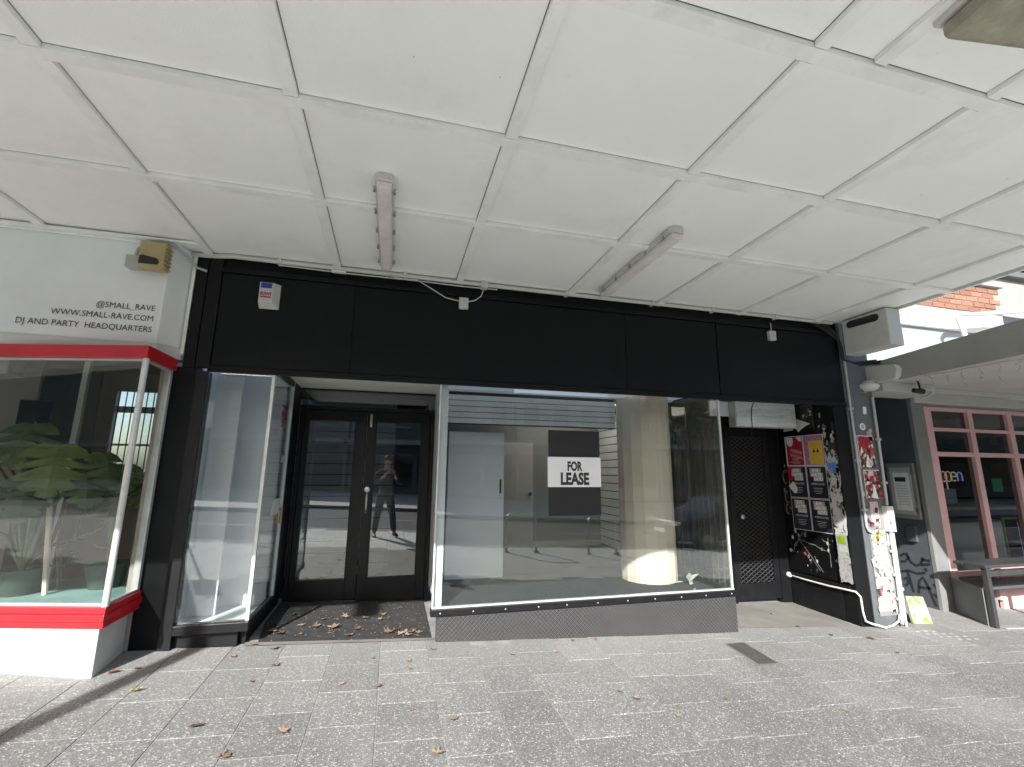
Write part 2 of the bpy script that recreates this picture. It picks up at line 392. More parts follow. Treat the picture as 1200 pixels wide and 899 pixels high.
# worn paste-ups: torn paper collage; colours belong to the print
def collage(name, cols, scale, paper=(.72,.72,.70), cover=.5, seedoff=0.0):
    s = N(name)
    mp = s.new('ShaderNodeMapping'); mp.inputs['Location'].default_value = (seedoff, seedoff*.7, seedoff*1.3); s.l.new(s.pos, mp.inputs[0])
    v = s.new('ShaderNodeTexVoronoi'); v.inputs['Scale'].default_value = scale; s.l.new(mp.outputs[0], v.inputs['Vector'])
    sep = s.new('ShaderNodeSeparateColor'); s.l.new(v.outputs['Color'], sep.inputs[0])
    n = len(cols); c = s.ramp(sep.outputs[0], [(i/n, k) for i, k in enumerate(cols)], 'CONSTANT')
    t = s.ramp(s.noise(scale*.55, 7, .7, mp.outputs[0]), [(cover-.015,(0,0,0)),(cover+.015,(1,1,1))])
    c = s.mix(t, c, paper)
    sc = s.ramp(s.noise(scale*2.2, 5, .6, mp.outputs[0]), [(.60,(0,0,0)),(.63,(1,1,1))])
    s.color(s.mix(s.math('MULTIPLY', sc, .55), c, (.10,.10,.10))).rough(.6)
collage('torn_white', [(.48,.48,.47),(.04,.04,.04),(.55,.55,.53),(.12,.12,.12),(.42,.40,.35)], 16, (.52,.52,.51), .46)
collage('torn_black', [(.03,.03,.032),(.02,.02,.022),(.5,.5,.49),(.03,.03,.03)], 16, (.022,.022,.024), .46, 3.1)
collage('red_print', [(.38,.03,.035),(.02,.02,.02),(.6,.58,.55),(.03,.03,.03),(.45,.05,.05)], 34, (.03,.03,.03), .55, 5.2)
collage('white_print', [(.26,.26,.255),(.34,.34,.33),(.10,.10,.10),(.29,.285,.28)], 30, (.36,.36,.355), .47, 8.4)
collage('green_print', [(.34,.36,.31),(.20,.28,.05),(.38,.38,.36),(.24,.31,.09)], 26, (.36,.37,.34), .5, 1.7)
collage('purple_print', [(.38,.14,.30),(.45,.20,.36),(.35,.12,.30),(.5,.28,.42)], 55, (.42,.17,.33), .5, 2.2)
collage('pinkish_grey', [(.42,.30,.31),(.55,.42,.42),(.5,.4,.4)], 25, (.5,.40,.41), .5, 6.2)
paint('print_red', (.42,.012,.035), .5, .1, 5, bump=0)
paint('print_yellow', (.72,.46,.07), .5, .06, 5, bump=0)
paint('print_navy', (.018,.02,.03), .45, .1, 5, bump=0)
paint('print_blue', (.10,.22,.55), .5, .1, 5, bump=0)
paint('paper_white', (.74,.75,.76), .55, .05, 6, .15, (.4,.4,.4), bump=.1)
paint('badge_blue', (.03,.045,.28), .4, .1, 5, bump=0)
paint('badge_red', (.30,.02,.05), .4, .1, 5, bump=0)
def glow(name, c, e):
    s = N(name); s.color(tuple(x*.5 for x in c)); s.b.inputs['Emission Color'].default_value = (*c, 1); s.b.inputs['Emission Strength'].default_value = e
glow('neon_warm', (1,.6,.42), .22); glow('neon_yellow', (.8,.85,.45), .2); glow('neon_blue', (.42,.45,1), .24)

# ---------------------------------------------------------------- ground
SLX, SLY = -.047, .02
def gz(x, y):
    xx = min(max(x, -12), 14)
    return .225 + SLX*xx + SLY*(min(y, 9) - 4.125 if y > -2 else -6.125)
def strip(name, y0, y1, dz, mat, xs=(-300,-12,14,300), thick=None, parent=None):
    mb = MB(); ys = [y0, y1]
    for i in range(len(xs)-1):
        a, b = xs[i], xs[i+1]
        P = lambda x, y: (x, y, gz(x, y)+dz)
        if thick is None: mb.quad(P(a,y0), P(b,y0), P(b,y1), P(a,y1))
        else:
            top = [P(a,y0), P(b,y0), P(b,y1), P(a,y1)]; mb.hexa([(p[0],p[1],p[2]-thick) for p in top] + top)
    o = mb.build(name, mat, parent)
    if parent is None: o['kind'] = 'structure'
    return o
strip('ground', -300, 300, -.30, 'earth')
pavement = strip('pavement', -1.80, 5.4, -.0032, 'grout')
kerb = strip('kerb', -1.98, -1.805, 0, 'concrete', thick=.25)
road = strip('road', -9.0, -1.985, -.13, 'asphalt')
plaza = strip('far_pavement', -21.8, -9.2, -.01, 'plaza')
farkerb = strip('far_kerb', -9.195, -9.02, 0, 'concrete', thick=.25)
for i in range(-6, 8):
    MB().quad(*[(x, y, gz(x, y)-.126) for x, y in ((i*5,-5.55),(i*5+2.4,-5.55),(i*5+2.4,-5.43),(i*5,-5.43))]).build('lane_dash', 'road_paint', road)

# pavers: 357 x 395 mm in staggered columns running to the shopfront
TW, TL, GAP = .357, .397, .005
unit = MB(); w, l, e = TW/2-GAP/2, TL/2-GAP/2, .0018
unit.v = [Vector(p) for p in ((-w,-l,-.03),(w,-l,-.03),(w,l,-.03),(-w,l,-.03),(-w,-l,-e),(w,-l,-e),(w,l,-e),(-w,l,-e),(-w+e,-l+e,0),(w-e,-l+e,0),(w-e,l-e,0),(-w+e,l-e,0))]
unit.f = [(0,1,5,4),(1,2,6,5),(2,3,7,6),(3,0,4,7),(4,5,9,8),(5,6,10,9),(6,7,11,10),(7,4,8,11),(8,9,10,11)]
paver_me = unit.mesh('paver'); paver_me.materials.append(M['terrazzo'])
offs = {-2:2.725, -1:2.943, 0:2.762, 1:2.586, 2:2.812, 3:2.637, 4:2.455, 6:2.50, 7:2.34}
def shows(x, y, z):
    c = VR @ (Vector((x, y, z)) - Vector((0, 0, CAMZ)))
    if c.z < .2: return 0
    u, v = c.x/c.z*531+600, c.y/c.z*531+449.5
    return 1/c.z**2 if -30 < u < 1230 and v < 930 else 0
cand = []
for k in range(-28, 36):
    ph = offs.get(k, 2.5 + random.random()*TL)
    xc = -.008 + (k+.5)*TW
    for j in range(-12, 8):
        yc = ph + (j+.5)*TL
        if yc - TL/2 < -1.78 or yc + TL/2 > 5.05: continue
        if yc > 4.2 and xc < 4.0: continue
        if xc < -1.8 and yc > 4.3: continue
        cand.append((shows(xc, yc, gz(xc, yc)), xc, yc))
cand.sort(reverse=True)
for n, (sc, xc, yc) in enumerate(cand[:300]):
    o = bpy.data.objects.new('paver', paver_me); COL.objects.link(o); o.parent = pavement
    o.location = (xc, yc, gz(xc, yc) + random.uniform(-.0008, .0008))
    o.rotation_euler = (math.atan(SLY)+random.uniform(-.002,.002), -math.atan(SLX)+random.uniform(-.002,.002), random.uniform(-.004,.004))
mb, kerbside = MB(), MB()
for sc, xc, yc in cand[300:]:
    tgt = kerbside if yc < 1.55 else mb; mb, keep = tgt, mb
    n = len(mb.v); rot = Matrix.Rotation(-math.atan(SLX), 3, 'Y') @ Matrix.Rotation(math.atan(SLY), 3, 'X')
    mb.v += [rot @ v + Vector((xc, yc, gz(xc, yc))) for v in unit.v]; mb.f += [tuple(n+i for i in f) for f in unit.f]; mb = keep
mb.build('paver_field', 'terrazzo', pavement, kind='stuff')
kerbside.build('bounce_pavers', 'bounce_paver', pavement, kind='stuff')   # out-of-view pale band, added to bounce sunlight onto the canopy ceiling
def gsheet(name, pts, dz, mat, parent):
    mb = MB(); mb.v = [Vector((x, y, gz(x, y)+dz)) for x, y in pts]; mb.f = [tuple(range(len(pts)))]
    return mb.build(name, mat, parent)
gsheet('doorway_mat', [(-.93,4.20),(.40,4.185),(.40,5.24),(-.99,5.24),(-.99,4.62)], .008, 'door_mat', pavement)
gsheet('concrete_threshold', [(3.42,4.20),(4.90,4.16),(4.94,5.02),(3.42,5.02)], .004, 'concrete', pavement)
gsheet('threshold_edge', [(-1.02,4.14),(.42,4.14),(.42,4.19),(-1.02,4.21)], .005, 'concrete', pavement)
mb = MB()
for (px, py) in [(0,0),(.09,0),(.18,.01),(.03,.07),(.12,.075),(.21,.08),(.30,.085),(.08,.15),(.17,.155),(.26,.16),(.36,.16),(.2,.23),(.30,.235),(.39,.24)]:
    x, y = 5.42+px*1.15, 3.62+.30-py
    mb.quad(*[(a, b, gz(a, b)+.004) for a, b in ((x,y),(x+.06,y),(x+.085,y+.04),(x+.025,y+.04))])
mb.build('painted_mark', 'road_paint', pavement)

# ---------------------------------------------------------------- canopy over the pavement
canopy = thing('street_canopy', (1.7, 2.4, 3.4), 'white panelled street canopy ceiling with painted cover battens above the pavement', 'canopy')
CZ = 3.4
BX = [-16.3,-15.25,-14.2,-13.15,-12.1,-11.05,-10.0,-8.95,-7.9,-6.85,-5.8,-4.75,-3.70,-2.66,-1.605,-.577,.53,1.67,2.70,3.75,4.80,5.30]
BY = [1.28,2.145,3.03]
Ye = lambda x: .62 + .0524*x
rows = [None] + BY + [4.16]
for i in range(len(BX)-1):
    for j in range(len(rows)-1):
        x0, x1 = BX[i]+(.0375 if BX[i] < 0 else .004), BX[i+1]-(.0375 if BX[i+1] > 0 else .004)
        ya, yb = (Ye(x0) if rows[j] is None else rows[j]+.004), (Ye(x1) if rows[j] is None else rows[j]+.004)
        y1 = rows[j+1]-(.0375 if j < len(rows)-2 else .004); dz = random.uniform(0, .0025)
        MB().hexa([(x0,ya,CZ+dz),(x1,yb,CZ+dz),(x1,y1,CZ+dz),(x0,y1,CZ+dz),(x0,ya,CZ+.012+dz),(x1,yb,CZ+.012+dz),(x1,y1,CZ+.012+dz),(x0,y1,CZ+.012+dz)]).build('ceiling_panel', 'ceiling_paint', canopy)
for i, x in enumerate(BX[1:-1]):
    ys = [Ye(x)] + BY + [4.155]
    for j in range(len(ys)-1):
        y0 = ys[j] + (.036 if j else 0); y1 = ys[j+1] - (.036 if j < len(ys)-2 else 0)
        B(x-.033, x+.033, y0, y1, CZ-.026, CZ+.004).build('batten', 'trim_white', canopy, bev=.002)
for j, y in enumerate(BY):
    B(BX[0], 5.30, y-.033, y+.033, CZ-.0275, CZ+.0045).build('cross_batten', 'trim_white', canopy, bev=.002)
B(1.957, 2.023, .73, 1.238, CZ-.026, CZ-.001).build('batten', 'trim_white', canopy, bev=.002)
MB().hexa([(-16.3,Ye(-16.3)+.04,CZ+.02),(5.31,Ye(5.31)+.04,CZ+.02),(5.31,4.2,CZ+.02),(-16.3,4.2,CZ+.02),(-16.3,Ye(-16.3)+.04,CZ+.16),(5.31,Ye(5.31)+.04,CZ+.16),(5.31,4.2,CZ+.16),(-16.3,4.2,CZ+.16)]).build('deck', 'canopy_side', canopy)
MB().hexa([(-16.3,Ye(-16.3)-.03,CZ-.09),(5.31,Ye(5.31)-.03,CZ-.09),(5.31,Ye(5.31),CZ-.09),(-16.3,Ye(-16.3),CZ-.09),(-16.3,Ye(-16.3)-.03,CZ+.3),(5.31,Ye(5.31)-.03,CZ+.3),(5.31,Ye(5.31),CZ+.3),(-16.3,Ye(-16.3),CZ+.3)]).build('edge_board', 'trim_white', canopy)
B(5.312, 5.335, Ye(5.3), 4.12, CZ-.015, CZ+.2).build('end_board', 'trim_white', canopy)

# ---------------------------------------------------------------- the vacant shop
YF = 4.125
shop = thing('vacant_shop', (1.8, YF, .1), 'empty black fronted shop with recessed double doors and wide display window', 'shop')
def P(name, mat, x0, x1, y0, y1, z0, z1, bev=0, parent=shop): return B(x0,x1,y0,y1,z0,z1).build(name, mat, parent, bev=bev)
P('upper_wall', 'render_d', -1.74, 5.32, 4.25, 4.29, 3.30, 3.70)
P('fascia_backing', 'black_paint', -1.685, 5.14, 4.142, 4.248, 2.42, 3.56)
for a, b, y in ((-1.485,-.412,YF),(-.409,2.286,YF),(2.290,3.402,YF),(3.416,5.11,YF+.003)):
    P('fascia_panel', 'fascia_black', a, b, y, 4.142, 2.425, 3.238, .002)
P('fascia_rail', 'fascia_black', -1.485, 5.12, 4.108, 4.142, 3.242, 3.285, .003)
P('fascia_rail', 'fascia_black', -1.50, 5.12, 4.104, 4.142, 2.372, 2.421, .003)
P('fascia_pilaster', 'black_paint', -1.684, -1.60, 4.118, 4.142, 2.40, 3.39, .002)
P('fascia_pilaster', 'black_paint', -1.590, -1.49, 4.112, 4.142, 2.40, 3.39, .002)
P('wall_pier', 'black_paint', -1.76, -1.575, YF, 4.5, -.1, 2.40, .004)
P('wall_pier', 'black_paint', 4.952, 5.138, 4.135, 4.30, -.2, 3.40, .004)
# left display window
P('window_frame', 'frame_black', -1.573, -1.487, 4.098, 4.20, .12, 2.372, .004)
P('window_sill', 'frame_black', -1.486, -.985, 4.09, 4.175, .392, .458, .004)
P('window_plinth', 'frame_black', -1.50, -1.065, 4.15, 4.20, -.05, .39, .003)
P('window_pane', 'shop_glass', -1.486, -1.02, 4.130, 4.138, .46, 2.371)
P('corner_post', 'aluminium', -1.019, -.992, 4.118, 4.145, .459, 2.371, .003)
P('window_pane', 'side_glass', -1.008, -1.000, 4.146, 4.845, .459, 2.40)
P('corner_post', 'aluminium', -1.022, -.988, 4.846, 4.885, .43, 2.455, .003)
P('return_sill', 'frame_black', -1.03, -.985, 4.176, 4.90, .40, .455, .003)
P('return_plinth', 'frame_black', -1.06, -1.02, 4.201, 5.25, 0, .399)
P('return_head', 'frame_black', -1.03, -.985, 4.14, 4.845, 2.402, 2.458, .002)
P('return_panel', 'door_black', -1.03, -.99, 4.887, 5.25, .40, 2.458)
P('display_back', 'panel_white', -1.56, -1.03, 4.74, 4.78, .40, 2.5)
P('display_side', 'panel_white', -1.60, -1.565, 4.205, 4.93, .40, 2.5)
P('display_floor', 'panel_white', -1.56, -1.03, 4.205, 4.735, .36, .42)
P('display_board', 'panel_white', -1.535, -1.33, 4.45, 4.48, .425, 2.40)
# recess soffit
P('soffit', 'trim_white', -1.02, .46, 4.145, 5.30, 2.462, 2.50)
P('soffit', 'black_paint', 3.37, 4.95, 4.145, 5.10, 2.462, 2.50)
# entrance doors
P('door_jamb', 'door_black', -.985, -.945, 5.235, 5.31, .1, 2.235, .003)
P('door_jamb', 'door_black', .402, .442, 5.235, 5.31, .1, 2.235, .003)
P('door_head', 'door_black', -.985, .442, 5.23, 5.31, 2.236, 2.276, .003)
P('transom_rail', 'door_black', -.985, .442, 5.23, 5.31, 2.443, 2.461, .002)
P('transom_pane', 'door_glass', -.985, .442, 5.262, 5.270, 2.277, 2.442)
def leaf(x0, x1, gx0, gx1):
    z0, z1, g0, g1 = gz((x0+x1)/2, 5.2)+.012, 2.232, .478, 2.128
    d = MB(); y0, y1 = 5.245, 5.290
    d.box(x0, gx0, y0, y1, z0, z1); d.box(gx1, x1, y0, y1, z0, z1); d.box(gx0, gx1, y0, y1, z0, g0); d.box(gx0, gx1, y0, y1, g1, z1)
    o = d.build('door', 'door_black', shop, bev=.003)
    B(gx0, gx1, 5.265, 5.273, g0, g1).build('glass_pane', 'door_glass', o)
    fr = MB()
    for q in ((gx0, gx0+.012, g0, g1), (gx1-.012, gx1, g0, g1), (gx0+.012, gx1-.012, g0, g0+.012), (gx0+.012, gx1-.012, g1-.012, g1)):
        fr.box(q[0], q[1], 5.241, 5.262, q[2], q[3])
    fr.build('glazing_bead', 'frame_black', o)
    return o
leaf(-.942, -.297, -.895, -.405)
dr = leaf(-.291, .399, -.196, .308)
MB().lathe((-.245, 5.24, 1.39), [(.012,.0),(.014,-.02),(.028,-.028),(.032,-.045),(.024,-.058),(.005,-.062)], 14, 'y').build('door_knob', 'aluminium', dr, smooth=True)
MB().box(-.262, -.228, 5.236, 5.2448, 1.14, 1.36).build('handle_plate', 'dark_steel', dr, bev=.004)
MB().tube([(-.245,5.236,1.34),(-.245,5.20,1.32),(-.245,5.20,1.20),(-.245,5.236,1.18)], .009, 8).build('pull_handle', 'aluminium', dr, smooth=True)
MB().box(-.262, -.236, 5.215, 5.2448, 2.06, 2.20).build('latch', 'steel', dr, bev=.003)
# main display window
P('window_sill', 'frame_black', .378, 3.385, 4.085, 4.175, .40, .452, .004)
P('sill_bead', 'aluminium', .386, 3.375, 4.112, 4.150, .453, .466, .002)
for i in range(11):
    x = .45 + i*.287 + random.uniform(-.02,.02)
    MB().lathe((x, 4.085, .426), [(.0065,0),(.006,-.003),(.002,-.004)], 8, 'y').build('rivet', 'pvc_grey', shop)
P('plinth_plate', 'checker_plate', .43, 3.372, 4.100, 4.16, -.2, .398, .002)
P('plinth_return', 'checker_plate', 3.33, 3.371, 4.161, 5.02, -.2, .398)
P('window_pane', 'shop_glass', .402, 3.356, 4.128, 4.138, .467, 2.371)
P('corner_post', 'aluminium', .385, .401, 4.118, 4.146, .467, 2.371, .003)
P('corner_post', 'aluminium', 3.357, 3.376, 4.120, 4.146, .467, 2.371, .003)
P('window_post', 'panel_white', .405, .472, 4.162, 4.26, .42, 2.46, .003)
P('return_wall', 'panel_white', .446, .480, 4.262, 5.60, .40, 2.461)
P('return_sill', 'frame_black', 3.335, 3.385, 4.176, 5.0, .40, .452, .003)
P('window_pane', 'side_glass', 3.362, 3.370, 4.147, 4.98, .453, 2.461)
# interior
P('interior_floor', 'carpet', .48, 3.33, 4.176, 7.2, .36, .42)
P('interior_floor', 'carpet', -1.7, .445, 5.32, 7.2, .20, .27)
P('interior_ceiling', 'wall_inside', .0, 3.5, 5.31, 5.7, 2.55, 2.6)
P('interior_ceiling', 'wall_inside', -1.7, -.001, 5.31, 5.44, 2.55, 2.6)
P('interior_ceiling', 'wall_inside', -1.7, -1.4, 5.441, 5.7, 2.55, 2.6)
MB().quad((-1.399,5.441,2.58),(-.001,5.441,2.58),(-.001,5.70,2.58),(-1.399,5.70,2.58)).build('added_skylight_panel', 'added_skylight', shop)  # made-up opening, lights the slats behind the doors
P('interior_ceiling', 'wall_inside', -1.7, 3.5, 7.0, 7.3, 2.55, 2.6)
P('interior_ceiling', 'wall_inside', -1.7, -1.4, 5.701, 6.999, 2.55, 2.6)
P('interior_ceiling', 'wall_inside', 3.2, 3.5, 5.701, 6.999, 2.55, 2.6)
P('interior_ceiling', 'wall_inside', -.1, 1.9, 5.701, 6.999, 2.55, 2.6)
MB().quad((1.901,5.701,2.58),(3.199,5.701,2.58),(3.199,6.999,2.58),(1.901,6.999,2.58)).build('added_skylight_panel', 'added_skylight', shop)  # made-up opening, lets sun into the rear of the shop
P('interior_ceiling', 'wall_inside', -1.399, -.101, 5.701, 6.999, 2.55, 2.6)
P('interior_ceiling', 'slat_white', .481, 3.36, 4.146, 4.30, 2.462, 2.5)
MB().box(.482, 3.359, 4.301, 4.549, 2.475, 2.481).build('added_roof_light', 'plain_glass', shop)  # made-up clear strip, placed out of sight to light the bulkhead
P('interior_ceiling', 'slat_white', .481, 3.36, 4.93, 5.309, 2.462, 2.5)
MB().quad((.482,4.551,2.48),(3.359,4.551,2.48),(3.359,4.929,2.48),(.482,4.929,2.48)).build('added_skylight_panel', 'added_skylight', shop)  # made-up opening, brightens the display window from above
P('interior_wall', 'wall_inside', -1.7, 3.5, 7.2, 7.3, .2, 2.55)
P('interior_wall', 'wall_inside', -1.75, -1.69, 4.98, 7.2, .2, 2.55)
P('interior_wall', 'wall_inside', 3.42, 3.5, 5.1, 7.2, .2, 2.55)
# slatted bulkhead and slatted walls, one board each
for i in range(5):
    z = 2.112 + i*.064
    P('slat', 'slat_white', .49, 2.57, 4.95-.003*(i%2), 4.97, z, z+.056, .002)
P('bulkhead_backing', 'door_black', .49, 2.57, 4.971, 4.99, 2.10, 2.461)
P('wall_backing', 'door_black', 3.412, 3.4195, 5.12, 7.19, .42, 2.54)
for i in range(17):
    z = .45 + i*.122
    B(3.395-.003*(i%2), 3.411, 5.12, 7.19, z, z+.108).build('slat', 'slat_white', shop, bev=.002)
for i in range(16):
    z = .30 + i*.138
    B(-1.68, .02, 6.36-.003*(i%2), 6.38, z, z+.124).build('slat', 'slat_white', shop, bev=.002)
P('dark_interior_panel', 'door_black', .03, .444, 6.30, 6.38, .27, 2.55)  # black panel added to stand for the dark interior behind the right door
P('inner_door', 'skirting', 1.72, 2.22, 7.165, 7.199, .43, 2.05, .003)
MB().lathe((2.16, 7.164, 1.24), [(.02,0),(.022,-.02),(.03,-.04),(.01,-.055)], 10, 'y').build('door_knob', 'dark_steel', shop, smooth=True)
P('skirting_board', 'skirting', .49, 3.39, 7.17, 7.198, .421, .50)
B(2.55, 2.63, 7.19, 7.199, 1.18, 1.30).build('wall_socket', 'panel_white', shop, bev=.003)
col = MB(); n = 16
prof = [(.305 if k % 2 == 0 else .300) for k in range(n)]
base = [(2.88 + .305*math.cos(2*math.pi*(k+.5)/n), 4.87 + .305*math.sin(2*math.pi*(k+.5)/n), .421) for k in range(n)]
col.prism(base, (0,0,2.04)).build('column', 'cream', shop, smooth=False)
wp = tag(B(.62, 1.275, 5.27, 5.31, .421, 2.045).build('sliding_panel', 'panel_white', bev=.004), 'tall white door panel standing inside the display window', 'door panel')
B(1.222, 1.246, 5.266, 5.2698, 1.34, 1.50).build('finger_pull', 'dark_steel', wp, bev=.004)
# the side entrance recess
P('recess_wall', 'black_paint', 3.372, 4.09, 5.02, 5.09, -.1, 2.46)
gr = P('security_grille', 'frame_black', 3.39, 4.08, 4.985, 5.01, .42, .46)
B(3.39, 4.08, 4.985, 5.01, 2.16, 2.20).build('grille_rail', 'frame_black', gr)
for i in range(9):
    MB().tube([(3.43+i*.078, 4.997, .1),(3.43+i*.078, 4.997, 2.18)], .009, 6).build('bar', 'dark_steel', gr)
sd_ = P('security_door', 'door_black', 4.135, 4.80, 5.045, 5.07, .09, 2.20)
fr = MB(); fr.box(4.135, 4.215, 5.005, 5.044, .075, 2.20); fr.box(4.72, 4.80, 5.005, 5.044, .075, 2.20); fr.box(4.2155, 4.7195, 5.005, 5.044, .075, .26); fr.box(4.2155, 4.7195, 5.005, 5.044, 2.06, 2.20)
fr.build('door_frame', 'frame_black', sd_, bev=.003)
ms = MB(); x0, x1, z0, z1 = 4.216, 4.719, .262, 2.058
st = .052
for dirn in (1, -1):
    kmin, kmax = -60, 100
    for k in range(kmin, kmax):
        pts = []
        # line z = z0 + k*st + dirn*(x-x0)*.62
        zz0 = z0 + k*st; zz1 = zz0 + dirn*(x1-x0)*.62
        xa, za, xb, zb = x0, zz0, x1, zz1
        def clip(xa, za, xb, zb):
            t0, t1 = 0, 1
            dzz = zb-za
            for lim, sgn in ((z0, 1), (z1, -1)):
                da, db = sgn*(za-lim), sgn*(zb-lim)
                if da < 0 and db < 0: return None
                if da < 0: t0 = max(t0, da/(da-db))
                if db < 0: t1 = min(t1, da/(da-db))
            if t1 <= t0: return None
            return (xa+(xb-xa)*t0, za+dzz*t0, xa+(xb-xa)*t1, za+dzz*t1)
        c = clip(xa, za, xb, zb)
        if c and math.hypot(c[2]-c[0], c[3]-c[1]) > .01: ms.tube([(c[0],5.02+.004*dirn,c[1]),(c[2],5.02+.004*dirn,c[3])], .0035, 4, False)
ms.build('security_mesh', 'dark_steel', sd_, kind='stuff')
MB().lathe((4.28, 5.003, 1.06), [(.02,0),(.02,-.015),(.028,-.02),(.03,-.05),(.01,-.055)], 12, 'y').build('door_knob', 'steel', sd_, smooth=True)
B(4.165, 4.19, 4.99, 5.003, 1.28, 1.50).build('pull_handle', 'frame_black', sd_, bev=.003)
P('door_jamb', 'black_paint', 4.092, 4.132, 4.98, 5.09, -.1, 2.46)
P('door_jamb', 'black_paint', 4.803, 4.95, 5.0, 5.09, -.1, 2.46)
P('recess_wall', 'black_paint', 4.132, 4.803, 5.075, 5.12, 2.0, 2.46)
# recess side wall that carries the posters
P('side_wall', 'black_paint', 4.975, 5.05, 4.302, 5.08, -.2, 2.46)
P('side_panel', 'door_black', 4.952, 4.974, 4.305, 4.985, .40, 2.44, .003)
P('side_sill', 'frame_black', 4.92, 4.974, 4.20, 4.99, .345, .385, .004)
P('side_base', 'frame_black', 4.945, 4.974, 4.303, 4.99, -.2, .34)
lb = thing('light_box', (4.43, 4.6, 2.15), 'unlit white acrylic light box above the black mesh door', 'light box')
B(3.985, 4.885, 4.60, 4.72, 2.150, 2.461).build('casing', 'aluminium', lb, bev=.004)
B(3.995, 4.875, 4.594, 4.599, 2.160, 2.452).build('face_panel', 'acrylic', lb)
MB().tube([(4.26,4.59,2.45),(4.22,4.588,2.38),(4.205,4.588,2.28),(4.205,4.588,2.15),(4.20,4.62,2.0)], .004, 6).build('cable', 'rubber', lb, smooth=True)
P('recess_soffit_trim', 'panel_white', 3.70, 3.98, 4.70, 4.72, 2.28, 2.461)

# ---------------------------------------------------------------- FOR LEASE board
fl = thing('for_lease_sign', (1.69, 4.125, 1.19), 'black and white FOR LEASE board on the display window glass', 'sign')
B(1.43, 1.957, 4.1205, 4.1265, 1.19, 1.987).build('board', 'black_vinyl', fl, bev=.001)
B(1.42, 1.963, 4.1175, 4.1203, 1.452, 1.732).build('white_band', 'print_white', fl)
text('FOR', .118, (1.690, 4.1168, 1.606), XP, ZP, 'print_black', fl, sx=.66, bold=.0055, align='CENTER', th=.0004)
text('LEASE', .150, (1.691, 4.1168, 1.478), XP, ZP, 'print_black', fl, sx=.74, bold=.0070, align='CENTER', th=.0004)

# stickers and notices on the entrance return glass
st = thing('window_decal', (-.998, 4.55, 1.87), 'red and grey emblem decal on the doorway side glass', 'decal')
NX = (1,0,0)
mb = MB(); random.seed(3)
def side_quad(mb, y0, y1, z0, z1, x=-.996): mb.quad((x,y0,z0),(x,y1,z0),(x,y1,z1),(x,y0,z1))
for (a, b, c, d) in ((.47,.63,2.155,2.17),(.50,.52,2.02,2.16),(.58,.60,2.02,2.16),(.46,.64,2.09,2.105),(.53,.57,2.04,2.14),(.48,.62,2.02,2.035),(.52,.58,1.97,2.02)): side_quad(mb, 4+a, 4+b, c, d)
mb.build('emblem', 'badge_red', st)
mb = MB()
for i in range(14):
    y, z = 4.46+random.random()*.15, 1.86+random.random()*.11; side_quad(mb, y, y+.03, z, z+.008); side_quad(mb, y, y+.008, z, z+.03)
mb.build('small_print', 'print_grey', st)
tag(MB().box(-.9985, -.9965, 4.50, 4.76, 1.19, 1.33).build('paper_notice', 'paper_white'), 'white paper notice taped low on the doorway side glass', 'notice')
tag(MB().box(-.9985, -.9965, 4.66, 4.80, 1.655, 1.72).build('clear_sticker', 'grey_plastic'), 'small grey sticker on the doorway side glass', 'sticker')
tag(MB().box(-.9985, -.985, 4.76, 4.81, 1.10, 1.24).build('glass_lock', 'brass', bev=.004), 'brass lock plate on the doorway side glass post', 'lock')

# ---------------------------------------------------------------- posters in the side recess
def PW(name, mat, y0, y1, z0, z1, x, parent=None, th=.002): return MB().box(x-th, x, y0, y1, z0, z1).build(name, mat, parent)
AX, AZ = (0,-1,0), (0,0,1)      # text on a wall that faces -X
def bars(parent, mat, rows, x):
    mb = MB()
    for (yc, w, z, h) in rows: mb.quad((x,yc+w/2,z),(x,yc-w/2,z),(x,yc-w/2,z+h),(x,yc+w/2,z+h))
    return mb.build('small_print', mat, parent)
XW = 4.9505
def poster(y0, y1, z0, z1, label):
    t = thing('poster', (XW, (y0+y1)/2, z0), label, 'poster', 'posters in the side doorway')
    PW('sheet', 'paper_white', y0, y1, z0, z1, XW, t)
    return t
t = poster(4.60, 4.87, 1.69, 2.065, 'red gig poster with pale pink lettering beside the mesh door')
PW('print', 'print_red', 4.61, 4.85, 1.70, 2.055, XW-.0024, t, .0006)
mb = MB(); x = XW-.0034
mb.v = [Vector((x,y,z)) for y, z in ((4.84,2.05),(4.75,2.05),(4.74,2.0),(4.76,1.95),(4.80,1.93),(4.84,1.97))]; mb.f = [(0,1,2,3,4,5)]
n0 = len(mb.v); mb.v += [Vector((x,y,z)) for y, z in ((4.70,2.05),(4.62,2.05),(4.62,1.99),(4.66,2.0))]; mb.f.append((n0,n0+1,n0+2,n0+3))
mb.build('pale_shape', 'paper_white', t)
mb = MB()
for i in range(7):
    y = 4.79-.023*i; z = 1.86-.006*i; mb.ribbon([(x,y,z),(x,y-.008,z+.045),(x,y-.016,z+.008),(x,y-.02,z+.05)], .008, (-1,0,0), .0002)
for i in range(7):
    y = 4.80-.025*i; z = 1.81-.007*i; mb.ribbon([(x,y,z+.04),(x,y-.01,z),(x,y-.017,z+.035),(x,y-.022,z+.004)], .009, (-1,0,0), .0002)
mb.build('scrawl', 'pinkish_grey', t)
bars(t, 'pinkish_grey', [(4.73,.11,1.775,.008),(4.73,.08,1.76,.006),(4.73,.16,1.735,.007),(4.73,.10,1.722,.006)], x)
t = poster(4.318, 4.596, 1.69, 2.065, 'purple poster with a yellow panel and two dark triangles')
PW('print', 'purple_print', 4.325, 4.59, 1.70, 2.058, XW-.0024, t, .0006)
PW('yellow_panel', 'print_yellow', 4.335, 4.525, 1.712, 1.99, XW-.0032, t, .0006)
mb = MB(); x = XW-.0042
